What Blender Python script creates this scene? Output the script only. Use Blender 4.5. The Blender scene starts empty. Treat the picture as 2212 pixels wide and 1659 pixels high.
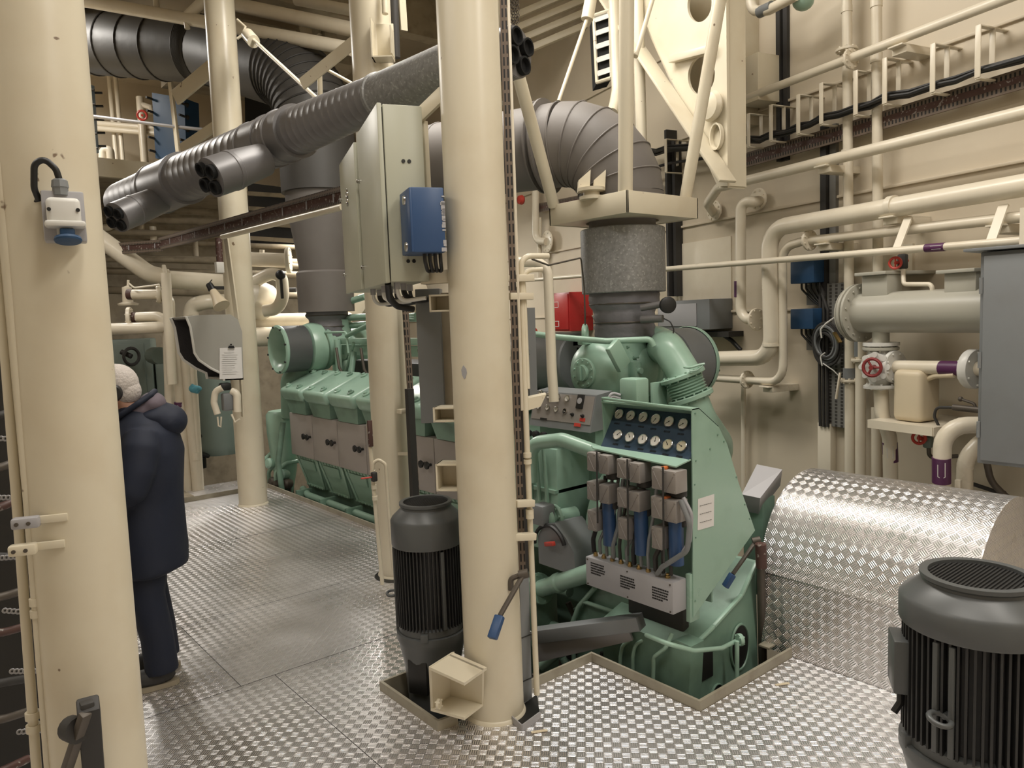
import bpy, bmesh, math, random
from math import pi, sin, cos, radians as R, sqrt, atan2
from mathutils import Vector as V, Matrix as M
random.seed(7)
SC = bpy.context.scene; COL = SC.collection
# ---------------------------------------------------------------- camera
FPX = 1620.0; YAW = R(39.5); PIT = R(5.1); ROL = R(2.1); EYE = V((0, 0, 1.75))
fw = V((sin(YAW)*cos(PIT), cos(YAW)*cos(PIT), -sin(PIT)))
_r0 = V((cos(YAW), -sin(YAW), 0)); _u0 = _r0.cross(fw)
rt = _r0*cos(ROL) - _u0*sin(ROL); up = _u0*cos(ROL) + _r0*sin(ROL)
cd = bpy.data.cameras.new('camera'); cam = bpy.data.objects.new('camera', cd); COL.objects.link(cam)
m3 = M((rt, up, -fw)).transposed(); cam.matrix_world = M.Translation(EYE) @ m3.to_4x4()
cd.sensor_fit = 'HORIZONTAL'; cd.sensor_width = 36.0; cd.lens = 36.0*FPX/2212.0; cd.clip_start = 0.05
SC.camera = cam
# ---------------------------------------------------------------- light
w = bpy.data.worlds.new('world'); SC.world = w; w.use_nodes = True
w.node_tree.nodes['Background'].inputs[0].default_value = (1.0, .86, .66, 1)
w.node_tree.nodes['Background'].inputs[1].default_value = 0.06
SC.view_settings.view_transform = 'Standard'; SC.view_settings.look = 'None'
SC.view_settings.gamma = 1; SC.view_settings.use_curve_mapping = False
SC.view_settings.exposure = -0.25
def lamp(loc, sx, sy, power, rz=0, tilt=0, col=(1, .95, .875)):
    l = bpy.data.lights.new('tube_lamp', 'AREA'); l.shape = 'RECTANGLE'; l.size = sx; l.size_y = sy
    l.energy = power; l.color = col
    o = bpy.data.objects.new('tube_lamp', l); COL.objects.link(o); o.location = loc; o.rotation_euler = (tilt, 0, rz)
    return o
LAMPS = [((.7, .9, 4.5), .4, 2.4, 58), ((2.9, 4.3, 5.0), .4, 3.6, 160), ((2.5, .2, 4.7), .4, 2.4, 75),
         ((3.0, 3.8, 5.7), .4, 3.0, 65), ((1.2, 8.3, 3.3), .3, 1.4, 20), ((-1.2, 3.4, 4.4), .4, 3.0, 62),
         ((4.7, 9.4, 3.1), .3, 1.6, 150), ((1.6, 11.9, 5.8), .3, 2.4, 260), ((2.2, -1.6, 4.4), .4, 2.4, 60)]
for l in LAMPS: lamp(*l)
# ---------------------------------------------------------------- pixel of the photo + a real plane -> point
def ray(x, y): return fw + rt*((x-1106)/FPX) - up*((y-829.5)/FPX)
def PD(x, y, d): return EYE + ray(x, y)*d
def _ax(x, y, i, v):
    d = ray(x, y); return EYE + d*((v-EYE[i])/d[i])
def PX(x, y, v): return _ax(x, y, 0, v)
def PY(x, y, v): return _ax(x, y, 1, v)
def PZ(x, y, v=0.0): return _ax(x, y, 2, v)
def PP(x, y, p, n):
    d = ray(x, y); return EYE + d*((p-EYE).dot(n)/d.dot(n))
WA = R(13.9); WD = V((sin(WA), cos(WA), 0)); WN = V((-cos(WA), sin(WA), 0)); W0 = V((5.3, 2.9, 0))
WF = M((( -WD.x, -WN.x, 0, W0.x), (-WD.y, -WN.y, 0, W0.y), (0, 0, 1, 0), (0, 0, 0, 1)))   # hull wall: x to the bow, -y into the room
WI = WF.inverted()
def PW(x, y, o=0.0): return PP(x, y, W0 + WN*o, WN)
def WL(x, y, o=0.0): return WI @ PW(x, y, o)
# ---------------------------------------------------------------- materials
def newmat(name):
    m = bpy.data.materials.new(name); m.use_nodes = True
    nt = m.node_tree; return m, nt, nt.nodes['Principled BSDF']
def lk(nt, a, b): nt.links.new(a, b)
def nd(nt, t, **k):
    n = nt.nodes.new(t)
    for a, v in k.items(): setattr(n, a, v)
    return n
def mth(nt, op, a, b=None, c=None):
    n = nd(nt, 'ShaderNodeMath', operation=op)
    for i, v in enumerate((a, b, c)):
        if v is None: continue
        if isinstance(v, (int, float)): n.inputs[i].default_value = v
        else: lk(nt, v, n.inputs[i])
    return n.outputs[0]
def paint(name, col, rough=.4, metal=0., var=.12, scale=3., bump=.0, bscale=40., dirt=None, dirtamt=.3, dscale=6., spots=None, spotlim=.68, spotscale=9.):
    m, nt, b = newmat(name)
    tc = nd(nt, 'ShaderNodeNewGeometry').outputs['Position']
    no = nd(nt, 'ShaderNodeTexNoise'); no.inputs['Scale'].default_value = scale; no.inputs['Detail'].default_value = 5; lk(nt, tc, no.inputs['Vector'])
    mx = nd(nt, 'ShaderNodeMix', data_type='RGBA')
    lo = tuple(c*(1-var) for c in col)+(1,); hi = tuple(min(1, c*(1+var)) for c in col)+(1,)
    mx.inputs[6].default_value = lo; mx.inputs[7].default_value = hi
    lk(nt, no.outputs[0], mx.inputs[0]); out = mx.outputs[2]
    def layer(out, c, sc, lo_, hi_, amt, det=8):
        n2 = nd(nt, 'ShaderNodeTexNoise'); n2.inputs['Scale'].default_value = sc; n2.inputs['Detail'].default_value = det; lk(nt, tc, n2.inputs['Vector'])
        mr = nd(nt, 'ShaderNodeMapRange'); mr.inputs[1].default_value = lo_; mr.inputs[2].default_value = hi_; mr.inputs[4].default_value = amt
        lk(nt, n2.outputs[0], mr.inputs[0])
        m2 = nd(nt, 'ShaderNodeMix', data_type='RGBA'); lk(nt, mr.outputs[0], m2.inputs[0]); lk(nt, out, m2.inputs[6]); m2.inputs[7].default_value = tuple(c)+(1,)
        return m2.outputs[2]
    if dirt: out = layer(out, dirt, dscale, .48, .75, dirtamt)
    if spots: out = layer(out, spots, spotscale, spotlim, spotlim+.02, .9, 3)
    lk(nt, out, b.inputs['Base Color'])
    b.inputs['Metallic'].default_value = metal
    mr = nd(nt, 'ShaderNodeMapRange'); mr.inputs[3].default_value = max(.04, rough-.08); mr.inputs[4].default_value = min(1, rough+.1)
    lk(nt, no.outputs[0], mr.inputs[0]); lk(nt, mr.outputs[0], b.inputs['Roughness'])
    if bump:
        n3 = nd(nt, 'ShaderNodeTexNoise'); n3.inputs['Scale'].default_value = bscale; n3.inputs['Detail'].default_value = 4; lk(nt, tc, n3.inputs['Vector'])
        bp = nd(nt, 'ShaderNodeBump'); bp.inputs['Strength'].default_value = bump; bp.inputs['Distance'].default_value = .01
        lk(nt, n3.outputs[0], bp.inputs['Height']); lk(nt, bp.outputs[0], b.inputs['Normal'])
    return m
def tread(name, s=.036, col=(.84, .82, .82), rough=.27, hgt=.0024):
    m, nt, b = newmat(name)
    uv = nd(nt, 'ShaderNodeUVMap').outputs[0]
    sp = nd(nt, 'ShaderNodeSeparateXYZ'); lk(nt, uv, sp.inputs[0]); x, y = sp.outputs[0], sp.outputs[1]
    k = 1/(sqrt(2)*s)
    u = mth(nt, 'MULTIPLY', mth(nt, 'ADD', x, y), k); v = mth(nt, 'MULTIPLY', mth(nt, 'SUBTRACT', x, y), k)
    fu, fv = mth(nt, 'FRACT', u), mth(nt, 'FRACT', v)
    ck = mth(nt, 'FLOORED_MODULO', mth(nt, 'ADD', mth(nt, 'FLOOR', u), mth(nt, 'FLOOR', v)), 2.0)
    mxa = nd(nt, 'ShaderNodeMix', data_type='FLOAT'); lk(nt, ck, mxa.inputs[0]); lk(nt, fu, mxa.inputs[2]); lk(nt, fv, mxa.inputs[3])
    mxb = nd(nt, 'ShaderNodeMix', data_type='FLOAT'); lk(nt, ck, mxb.inputs[0]); lk(nt, fv, mxb.inputs[2]); lk(nt, fu, mxb.inputs[3])
    a, l = mxa.outputs[0], mxb.outputs[0]
    t = mth(nt, 'ABSOLUTE', mth(nt, 'MULTIPLY', mth(nt, 'SUBTRACT', mth(nt, 'FRACT', mth(nt, 'MULTIPLY', a, 4.0)), .5), 2.0))
    ll = mth(nt, 'ABSOLUTE', mth(nt, 'MULTIPLY', mth(nt, 'SUBTRACT', l, .5), 2.0))
    wd = mth(nt, 'MULTIPLY', mth(nt, 'SUBTRACT', 1.0, mth(nt, 'POWER', ll, 6.0)), .95)
    q_ = mth(nt, 'MINIMUM', mth(nt, 'DIVIDE', t, mth(nt, 'MAXIMUM', wd, .02)), 1.0)
    h = mth(nt, 'ADD', mth(nt, 'MULTIPLY', mth(nt, 'COSINE', mth(nt, 'MULTIPLY', q_, pi)), .5), .5)
    bp = nd(nt, 'ShaderNodeBump'); bp.inputs['Strength'].default_value = 1.0; bp.inputs['Distance'].default_value = hgt
    lk(nt, h, bp.inputs['Height']); lk(nt, bp.outputs[0], b.inputs['Normal'])
    no = nd(nt, 'ShaderNodeTexNoise'); no.inputs['Scale'].default_value = 1.6; no.inputs['Detail'].default_value = 6
    lk(nt, nd(nt, 'ShaderNodeNewGeometry').outputs['Position'], no.inputs['Vector'])
    mr = nd(nt, 'ShaderNodeMapRange'); mr.inputs[1].default_value = .3; mr.inputs[2].default_value = .7; mr.inputs[3].default_value = rough-.06; mr.inputs[4].default_value = rough+.12
    lk(nt, no.outputs[0], mr.inputs[0]); lk(nt, mr.outputs[0], b.inputs['Roughness'])
    mc = nd(nt, 'ShaderNodeMix', data_type='RGBA'); mc.inputs[6].default_value = tuple(c*.82 for c in col)+(1,); mc.inputs[7].default_value = tuple(col)+(1,)
    lk(nt, mr.outputs[0], mc.inputs[0]); lk(nt, no.outputs[0], mc.inputs[0]); lk(nt, mc.outputs[2], b.inputs['Base Color'])
    b.inputs['Metallic'].default_value = .85
    return m
def perforated(name, col, ux=.025, uy=.05, hole=(.01, .01, .01)):
    m, nt, b = newmat(name)
    uv = nd(nt, 'ShaderNodeUVMap').outputs[0]
    sp = nd(nt, 'ShaderNodeSeparateXYZ'); lk(nt, uv, sp.inputs[0])
    fx = mth(nt, 'FRACT', mth(nt, 'DIVIDE', sp.outputs[0], ux)); fy = mth(nt, 'FRACT', mth(nt, 'DIVIDE', sp.outputs[1], uy))
    ix = mth(nt, 'LESS_THAN', mth(nt, 'ABSOLUTE', mth(nt, 'SUBTRACT', fx, .5)), .22); iy = mth(nt, 'LESS_THAN', mth(nt, 'ABSOLUTE', mth(nt, 'SUBTRACT', fy, .5)), .36)
    mk = mth(nt, 'MULTIPLY', ix, iy)
    mc = nd(nt, 'ShaderNodeMix', data_type='RGBA'); lk(nt, mk, mc.inputs[0]); mc.inputs[6].default_value = tuple(col)+(1,); mc.inputs[7].default_value = tuple(hole)+(1,)
    lk(nt, mc.outputs[2], b.inputs['Base Color']); b.inputs['Roughness'].default_value = .55
    return m
CREAM = (.66, .60, .465)
MT = dict(
 cream=paint('cream_paint', CREAM, .32, var=.05, scale=2.2, dirt=(.50, .40, .26), dirtamt=.35, dscale=3.5, spots=(.16, .10, .06), spotlim=.735, spotscale=14),
 pipe=paint('pipe_paint', (.71, .645, .52), .30, var=.05, scale=3, dirt=(.5, .41, .28), dirtamt=.25),
 wall=paint('wall_paint', (.60, .525, .405), .5, var=.06, scale=1.1, dirt=(.48, .38, .25), dirtamt=.3, dscale=1.6, bump=.05, bscale=6),
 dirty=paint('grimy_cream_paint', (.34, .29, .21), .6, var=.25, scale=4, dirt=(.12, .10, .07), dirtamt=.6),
 green=paint('engine_green', (.30, .45, .36), .30, var=.06, scale=4, dirt=(.13, .22, .15), dirtamt=.35, dscale=5),
 greendk=paint('worn_green', (.19, .305, .235), .38, var=.15, scale=5, dirt=(.05, .07, .05), dirtamt=.6, dscale=4),
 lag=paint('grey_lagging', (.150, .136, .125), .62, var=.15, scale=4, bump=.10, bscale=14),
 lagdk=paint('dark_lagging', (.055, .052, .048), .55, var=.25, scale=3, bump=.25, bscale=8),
 blanket=paint('grey_blanket', (.165, .16, .175), .5, var=.2, scale=6, bump=.8, bscale=12),
 duct=paint('grey_duct', (.175, .168, .168), .42, metal=.25, var=.12, scale=3, bump=.03),
 galv=paint('galvanised', (.24, .24, .235), .48, metal=.4, var=.45, scale=48, spots=(.36, .36, .35), spotlim=.60, spotscale=60),
 cooler=paint('cooler_paint', (.40, .385, .325), .36, var=.04),
 darkred=paint('dark_red', (.22, .025, .025), .4),
 cabinet=paint('cabinet_paint', (.44, .44, .345), .38, var=.04, scale=2),
 grey=paint('grey_paint', (.185, .195, .20), .42, var=.06, scale=3, dirt=(.12, .11, .10), dirtamt=.2),
 greylt=paint('light_grey_paint', (.36, .355, .37), .42, var=.05, scale=3),
 taupe=paint('taupe_door', (.36, .325, .30), .5, var=.05, scale=2),
 motor=paint('motor_paint', (.085, .09, .09), .36, var=.12, scale=5),
 motordk=paint('motor_fin', (.022, .022, .022), .5, var=.2, scale=6),
 black=paint('black_rubber', (.012, .012, .012), .45, var=.2),
 matt=paint('matt_black', (.006, .006, .006), .95),
 dark=paint('dark_steel', (.03, .028, .026), .6, var=.3),
 iron=paint('worn_iron', (.10, .085, .07), .5, metal=.4, var=.3, scale=12),
 brown=paint('brown_duct', (.075, .035, .028), .5, var=.25, scale=20, spots=(.30, .27, .24), spotlim=.62, spotscale=40),
 blue=paint('blue_paint', (.028, .07, .17), .38, var=.1, scale=4),
 bluehx=paint('exchanger_blue', (.016, .06, .14), .55, var=.1),
 bluelt=paint('light_blue_plate', (.30, .46, .66), .4, var=.06),
 panelblue=paint('panel_blue', (.03, .055, .09), .4, var=.1),
 red=paint('red_paint', (.42, .022, .022), .3, var=.06),
 redw=paint('valve_red', (.5, .05, .035), .35, var=.1),
 purple=paint('purple_band', (.085, .02, .075), .4, var=.1),
 white=paint('white_plastic', (.66, .65, .61), .35, var=.03),
 paper=paint('paper', (.74, .72, .70), .7, var=.03),
 dial=paint('dial_white', (.72, .70, .65), .3, var=.04),
 dialold=paint('dial_aged', (.48, .44, .32), .3, var=.05),
 chrome=paint('bright_metal', (.55, .54, .52), .22, metal=1., var=.05),
 brass=paint('brass', (.45, .32, .14), .3, metal=1.),
 alubox=paint('cast_alu_box', (.30, .275, .255), .42, metal=.25, var=.1, scale=20),
 hood=paint('acoustic_hood', (.36, .35, .315), .5, var=.04),
 foam=paint('dark_foam', (.03, .027, .027), .9, var=.3, bump=.5, bscale=80),
 navy=paint('navy_cloth', (.007, .011, .026), .75, var=.3, scale=6, bump=.25, bscale=10),
 mauve=paint('mauve_lining', (.13, .105, .125), .85, var=.1),
 skin=paint('skin', (.45, .24, .16), .5, var=.06),
 hair=paint('white_hair', (.52, .47, .43), .8, var=.12, scale=30, bump=.6, bscale=90),
 sole=paint('shoe_sole', (.28, .24, .17), .6),
 jug=paint('jerrycan_plastic', (.62, .53, .38), .4, var=.04),
 cloth=paint('blue_cloth', (.10, .33, .42), .8, var=.2, scale=20),
 orange=paint('orange_mark', (.6, .16, .04), .5),
 seagreen=paint('grey_green_paint', (.17, .215, .19), .45, var=.12),
 coam=paint('coaming_paint', (.33, .30, .23), .4, var=.12, scale=8, dirt=(.12, .09, .06), dirtamt=.5, dscale=9),
 tread=tread('tread_plate'),
 perf=perforated('perforated_tray', (.16, .12, .09)),
 perfg=perforated('perforated_grey', (.19, .185, .17), .05, .025, (.05, .045, .04)),
)
# ---------------------------------------------------------------- mesh builder
def frame(x, o=V((0, 0, 0)), hint=V((0, 0, 1))):
    "matrix whose z axis is x"
    z = V(x).normalized(); h = V(hint)
    if abs(z.dot(h)) > .98: h = V((0, 1, 0)) if abs(z.y) < .9 else V((1, 0, 0))
    a = h.cross(z).normalized(); b = z.cross(a)
    return M(((a.x, b.x, z.x, o[0]), (a.y, b.y, z.y, o[1]), (a.z, b.z, z.z, o[2]), (0, 0, 0, 1)))
def rotz(a, loc=(0, 0, 0)): return M.Translation(V(loc)) @ M.Rotation(a, 4, 'Z')
WM = {}
class MB:
    def __init__(s, T=None): s.bm = bmesh.new(); s.T = T or M.Identity(4); s.uv = None
    def v(s, p): return s.bm.verts.new(s.T @ V(p))
    def f(s, vs):
        try: return s.bm.faces.new(vs)
        except ValueError: return None
    def box(s, x0, x1, y0, y1, z0, z1, b=0, T=None, seg=2):
        T = s.T @ (T or M.Identity(4))
        r = bmesh.ops.create_cube(s.bm, size=1.0); vs = r['verts']
        for q in vs: q.co = V(((x0+x1)/2+q.co.x*(x1-x0), (y0+y1)/2+q.co.y*(y1-y0), (z0+z1)/2+q.co.z*(z1-z0)))
        if b:
            es = list({e for q in vs for e in q.link_edges})
            nv = bmesh.ops.bevel(s.bm, geom=es, offset=b, segments=seg, affect='EDGES', profile=.5)
            vs = list({q for fc in nv['faces'] for q in fc.verts} | {q for q in vs if q.is_valid})
        for q in vs: q.co = T @ q.co
        return s
    def bc(s, c, d, b=0, T=None): # box by centre and size in a frame
        c = V(c); return s.box(c.x-d[0]/2, c.x+d[0]/2, c.y-d[1]/2, c.y+d[1]/2, c.z-d[2]/2, c.z+d[2]/2, b, T)
    def bar(s, p0, p1, w, h, b=0, hint=(0, 0, 1)):
        p0, p1 = V(p0), V(p1); T = frame(p1-p0, p0, hint)
        return s.box(-w/2, w/2, -h/2, h/2, 0, (p1-p0).length, b, T)
    def ring(s, T, r, n, ry=None): return [s.v(T @ V((r*cos(2*pi*i/n), (ry or r)*sin(2*pi*i/n), 0))) for i in range(n)]
    def skin(s, rings, cap0=True, cap1=True, closed=True):
        for a, b in zip(rings, rings[1:]):
            n = len(a)
            for i in range(n if closed else n-1):
                s.f([a[i], a[(i+1) % n], b[(i+1) % n], b[i]])
        if cap0: s.f(list(reversed(rings[0])))
        if cap1: s.f(rings[-1])
        return s
    def lathe(s, prof, p=(0, 0, 0), ax=(0, 0, 1), n=32, cap=(True, True)):
        "prof: list of (radius, distance along axis)"
        T = frame(ax, V(p)); rs = []
        for r, t in prof: rs.append(s.ring(T @ M.Translation((0, 0, t)), max(r, 1e-4), n))
        return s.skin(rs, *cap)
    def cyl(s, p0, p1, r, r2=None, n=20):
        p0, p1 = V(p0), V(p1); L = (p1-p0).length
        return s.lathe([(r, 0), (r if r2 is None else r2, L)], p0, p1-p0, n)
    def tube(s, pts, r, n=14, fil=0, cap=True, rr=None):
        pts = [V(p) for p in pts]
        if fil: pts = fillet(pts, fil)
        rings = []; h = None
        for i, p in enumerate(pts):
            if i == 0: d = pts[1]-p
            elif i == len(pts)-1: d = p-pts[i-1]
            else: d = (pts[i+1]-p).normalized()+(p-pts[i-1]).normalized()
            d.normalize()
            if h is None:
                h = V((0, 0, 1)) if abs(d.z) < .9 else V((0, 1, 0))
            a = h.cross(d).normalized(); b = d.cross(a).normalized(); h = b
            q = rr[i] if rr else r
            rings.append([s.v(p+a*(q*cos(2*pi*k/n))+b*(q*sin(2*pi*k/n))) for k in range(n)])
        return s.skin(rings, cap, cap)
    def prism(s, poly, vec):
        vec = V(vec); a = [V(p) for p in poly]; va = [s.v(p) for p in a]; vb = [s.v(p+vec) for p in a]
        return s.skin([va, vb])
    def flange(s, p, ax, r, t=.02, bolts=8, rb=None, br=.008):
        ax = V(ax).normalized(); p = V(p); s.lathe([(r*.96, 0), (r, t*.15), (r, t*.85), (r*.96, t)], p-ax*(t/2), ax, 28)
        T = frame(ax, p)
        for i in range(bolts):
            a = 2*pi*(i+.5)/bolts; q = T @ V(((rb or r*.82)*cos(a), (rb or r*.82)*sin(a), 0))
            s.cyl(q-ax*(t/2+br*1.3), q+ax*(t/2+br*1.3), br, n=6)
        return s
    def sph(s, c, r, sx=1, sy=1, sz=1, n=16):
        r_ = bmesh.ops.create_uvsphere(s.bm, u_segments=n, v_segments=max(6, n//2), radius=r)
        for q in r_['verts']: q.co = s.T @ (V((q.co.x*sx, q.co.y*sy, q.co.z*sz))+V(c))
        return s
    def torus(s, c, ax, R_, r, n=28, k=10, arc=2*pi):
        T = frame(ax, V(c)); full = abs(arc-2*pi) < 1e-3
        pts = [T @ V((R_*cos(arc*i/n), R_*sin(arc*i/n), 0)) for i in range(n if full else n+1)]
        rings = []; axv = V(ax).normalized()
        for i, p in enumerate(pts):
            e = (p-V(c)).normalized()
            rings.append([s.v(p+e*(r*cos(2*pi*j/k))+axv*(r*sin(2*pi*j/k))) for j in range(k)])
        if full: s.skin(rings+[rings[0]], False, False)
        else: s.skin(rings)
        return s
    def build(s, name, mat, parent=None, auto=38, uvf=None):
        bm = s.bm
        bmesh.ops.remove_doubles(bm, verts=bm.verts, dist=1e-6)
        bmesh.ops.recalc_face_normals(bm, faces=bm.faces)
        me = bpy.data.meshes.new(name)
        if parent is not None: Q = WM[parent.name]
        else:
            xs = [q.co for q in bm.verts]
            c = [(min(p[i] for p in xs)+max(p[i] for p in xs))/2 for i in range(2)]+[min(p.z for p in xs)]
            Q = M.Translation(c)
        if uvf:
            lay = bm.loops.layers.uv.new('UVMap')
            for fc in bm.faces:
                for lp in fc.loops: lp[lay].uv = uvf(lp.vert.co, fc.normal)
        bm.transform(Q.inverted())
        for fc in bm.faces: fc.smooth = True
        bm.to_mesh(me); bm.free()
        me.set_sharp_from_angle(angle=R(auto))
        o = bpy.data.objects.new(name, me); COL.objects.link(o)
        me.materials.append(MT[mat] if isinstance(mat, str) else mat)
        if parent is not None: o.parent = parent
        else: o.matrix_world = Q
        WM[o.name] = Q.copy()
        return o
def fillet(pts, r, n=6):
    out = [pts[0]]
    for a, p, b in zip(pts, pts[1:], pts[2:]):
        u, w_ = (a-p), (b-p); la, lb = u.length, w_.length; u.normalize(); w_.normalize()
        ang = u.angle(w_)
        if ang > pi-.02: out.append(p); continue
        t = min(r/math.tan(ang/2), la*.49, lb*.49); rad = t*math.tan(ang/2)
        bis = (u+w_).normalized(); c = p+bis*(rad/sin(ang/2)); s0 = p+u*t-c; s1 = p+w_*t-c
        tot = s0.angle(s1); ax = s0.cross(s1).normalized()
        for i in range(n+1): out.append(c+M.Rotation(tot*i/n, 3, ax) @ s0)
    out.append(pts[-1]); return out
def tag(o, label, cat, group=None, kind=None):
    o['label'] = label; o['category'] = cat
    if group: o['group'] = group
    if kind: o['kind'] = kind
    return o
def thing(name, label, cat, loc, rz=0., group=None, T=None):
    o = bpy.data.objects.new(name, None); COL.objects.link(o); o.empty_display_size = .1
    Q = T or rotz(rz, loc); o.matrix_world = Q; WM[o.name] = Q.copy()
    return tag(o, label, cat, group)
def struct(o): o['kind'] = 'structure'; return o
def copy_tree(o, Q=None, parent=None):
    c = o.copy(); COL.objects.link(c)
    if parent is not None: c.parent = parent
    else: c.matrix_world = Q
    for ch in o.children: copy_tree(ch, None, c)
    return c
def kids(o): return [c for c in bpy.data.objects if c.parent == o]
# ================================================================ SETTING
def uvxy(c, n): return (c.x, c.y)
f = MB()
def slab(x0, x1, y0, y1): f.box(x0, x1, y0, y1, -.05, 0)
slab(-3, 5.6, -2.5, 1.93); slab(-3, 2.59, 1.93, 2.60); slab(-3, 1.66, 2.60, 3.08); slab(-3, 2.62, 3.08, 4.2)
slab(-3, 3.03, 4.2, 7.9)
fl = struct(f.build('floor', 'tread', uvf=uvxy))
f = MB()   # seams between floor plates
for a, b in (((-3, 3.6), (2.6, 3.6)), ((-3, 4.58), (2.35, 4.58)), ((.2, 1.6), (.2, 3.6)), ((-.6, .9), (4.6, .9)), ((2.0, -2), (2.0, 1.93)), ((1.18, 3.6), (1.18, 4.58)), ((-3, 6.2), (3.03, 6.2)), ((1.35, .9), (1.35, 3.6))):
    f.box(min(a[0], b[0])-.0015, max(a[0], b[0])+.0015, min(a[1], b[1])-.0015, max(a[1], b[1])+.0015, -.004, .0008)
struct(f.build('trim_1', 'dark'))
f = MB(); f.box(-3.5, 10, -3, 16, -1.35, -1.3); struct(f.build('floor_bilge', 'dark'))
# hull wall, slightly angled; upper frames above
f = MB(WF); f.box(-18, 6, 0, .06, -1.3, 6.2); struct(f.build('wall_right', 'wall'))
f = MB(); f.box(-3.6, 12, 15.0, 15.1, -1.3, 6.2); struct(f.build('wall_back', 'wall'))
f = MB(); f.box(-3.6, -3.5, -3, 15, -1.3, 6.2); struct(f.build('wall_left', 'wall'))
f = MB(); f.box(-3.6, 8, -3.1, -3.0, -1.3, 6.2); struct(f.build('wall_front', 'wall'))
f = MB(); f.box(-3.6, 12, -3, 15, 6.2, 6.3); struct(f.build('ceiling', 'wall'))
# coamings round the engine pit and the pump hatch
def coaming(pts, h=.045, t=.012, name='hatch_coaming', label='', dn=.16):
    f = MB()
    for a, b in zip(pts, pts[1:]):
        a, b = V(a), V(b); d = (b-a).normalized()*t/2
        T = M.Translation((a.x, a.y, 0)) @ M.Rotation(atan2(b.y-a.y, b.x-a.x), 4, 'Z')
        k_ = .0007*len(f.bm.faces)/6; f.box(-t/2-k_, (b-a).length+t/2+k_, -t/2-k_, t/2+k_, -dn-k_, h+k_, 0, T)
    o = f.build(name, 'coam'); return tag(o, label, 'coaming')
coaming([(2.14, 2.60), (2.60, 2.60), (2.60, 1.94), (3.35, 1.94)], label='painted steel coaming edging the pit below the gauge stand')
coaming([(1.80, 3.08), (1.665, 3.08), (1.665, 2.60), (1.75, 2.59)], label='painted steel coaming around the hatch of the left motor')
coaming([(3.03, 4.6), (3.03, 7.9), (1.9, 7.9), (1.9, 8.02)], label='low painted coaming along the floor edge beside the engine doors')
# ---------------------------------------------------------------- columns
def column(x, y, r, label, z0=0, z1=6.2):
    f = MB(); f.lathe([(r+.01, 0), (r+.006, .012), (r, .016), (r, z1-z0)], (x, y, z0), (0, 0, 1), 48)
    return tag(f.build('steel_column', 'cream'), label, 'column')
CM = V((1.945, 2.56, 0)); CL = V((.350, 2.290, 0)); CA = V((2.64, 7.30, 0)); CB = V((2.60, 4.47, 0))
column(CM.x, CM.y, .128, 'cream round steel column in the middle of the picture, in front of the green engine')
column(CL.x, CL.y, .119, 'wide cream column nearest the camera at the far left, with the white socket on it')
column(CA.x, CA.y, .135, 'cream column carrying the grey phone hood, farthest of the four columns')
column(CB.x, CB.y, .135, 'cream column between the middle column and the phone hood column')
# ---------------------------------------------------------------- generator cover
gc = thing('generator_cover', 'large arched cover of bright tread plate standing right of the gauge stand', 'machine cover', (3.81, 1.6, 0))
X0, CR, CZ, Y0, Y1 = 3.352, .46, .40, 1.13, 2.10
f = MB(); sec = [(X0, .002), (X0, CZ)]
arc = [(X0+CR-CR*cos(a), CZ+CR*sin(a)) for a in [pi*i/40 for i in range(41)]]
pts = [(X0, .002)]+arc+[(X0+2*CR, .002)]
ln = [0.0]
for a, b in zip(pts, pts[1:]): ln.append(ln[-1]+sqrt((a[0]-b[0])**2+(a[1]-b[1])**2))
key = {(round(p[0], 3), round(p[1], 3)): l for p, l in zip(pts, ln)}
a = [f.v((p[0], Y0, p[1])) for p in pts[1:]]; b = [f.v((p[0], Y1, p[1])) for p in pts[1:]]
for i in range(len(a)-2): f.f([a[i], a[i+1], b[i+1], b[i]])
def uvc(c, n):
    return (min(key.items(), key=lambda kv: abs(kv[0][0]-c.x)+abs(kv[0][1]-c.z))[1], c.y)
f.build('curved_top', 'tread', gc, uvf=uvc)
f = MB(); f.box(X0-.004, X0, Y0, Y1, .002, CZ+.003); f.build('side_panel', 'tread', gc, uvf=lambda c, n: (c.z, c.y))
f = MB(); e = [(p[0], Y0-.006, p[1]) for p in pts]; f.prism(e, (0, .006, 0)); f.build('end_panel', 'tread', gc, uvf=lambda c, n: (c.x, c.z))
f = MB(); e = [(p[0], Y1, p[1]) for p in pts]; f.prism(e, (0, .006, 0)); f.build('end_panel', 'tread', gc, uvf=lambda c, n: (c.x, c.z))
f = MB(); f.box(X0-.007, X0+.004, Y0, Y1, CZ-.004, CZ+.004); f.build('edge_strip', 'chrome', gc)
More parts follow.
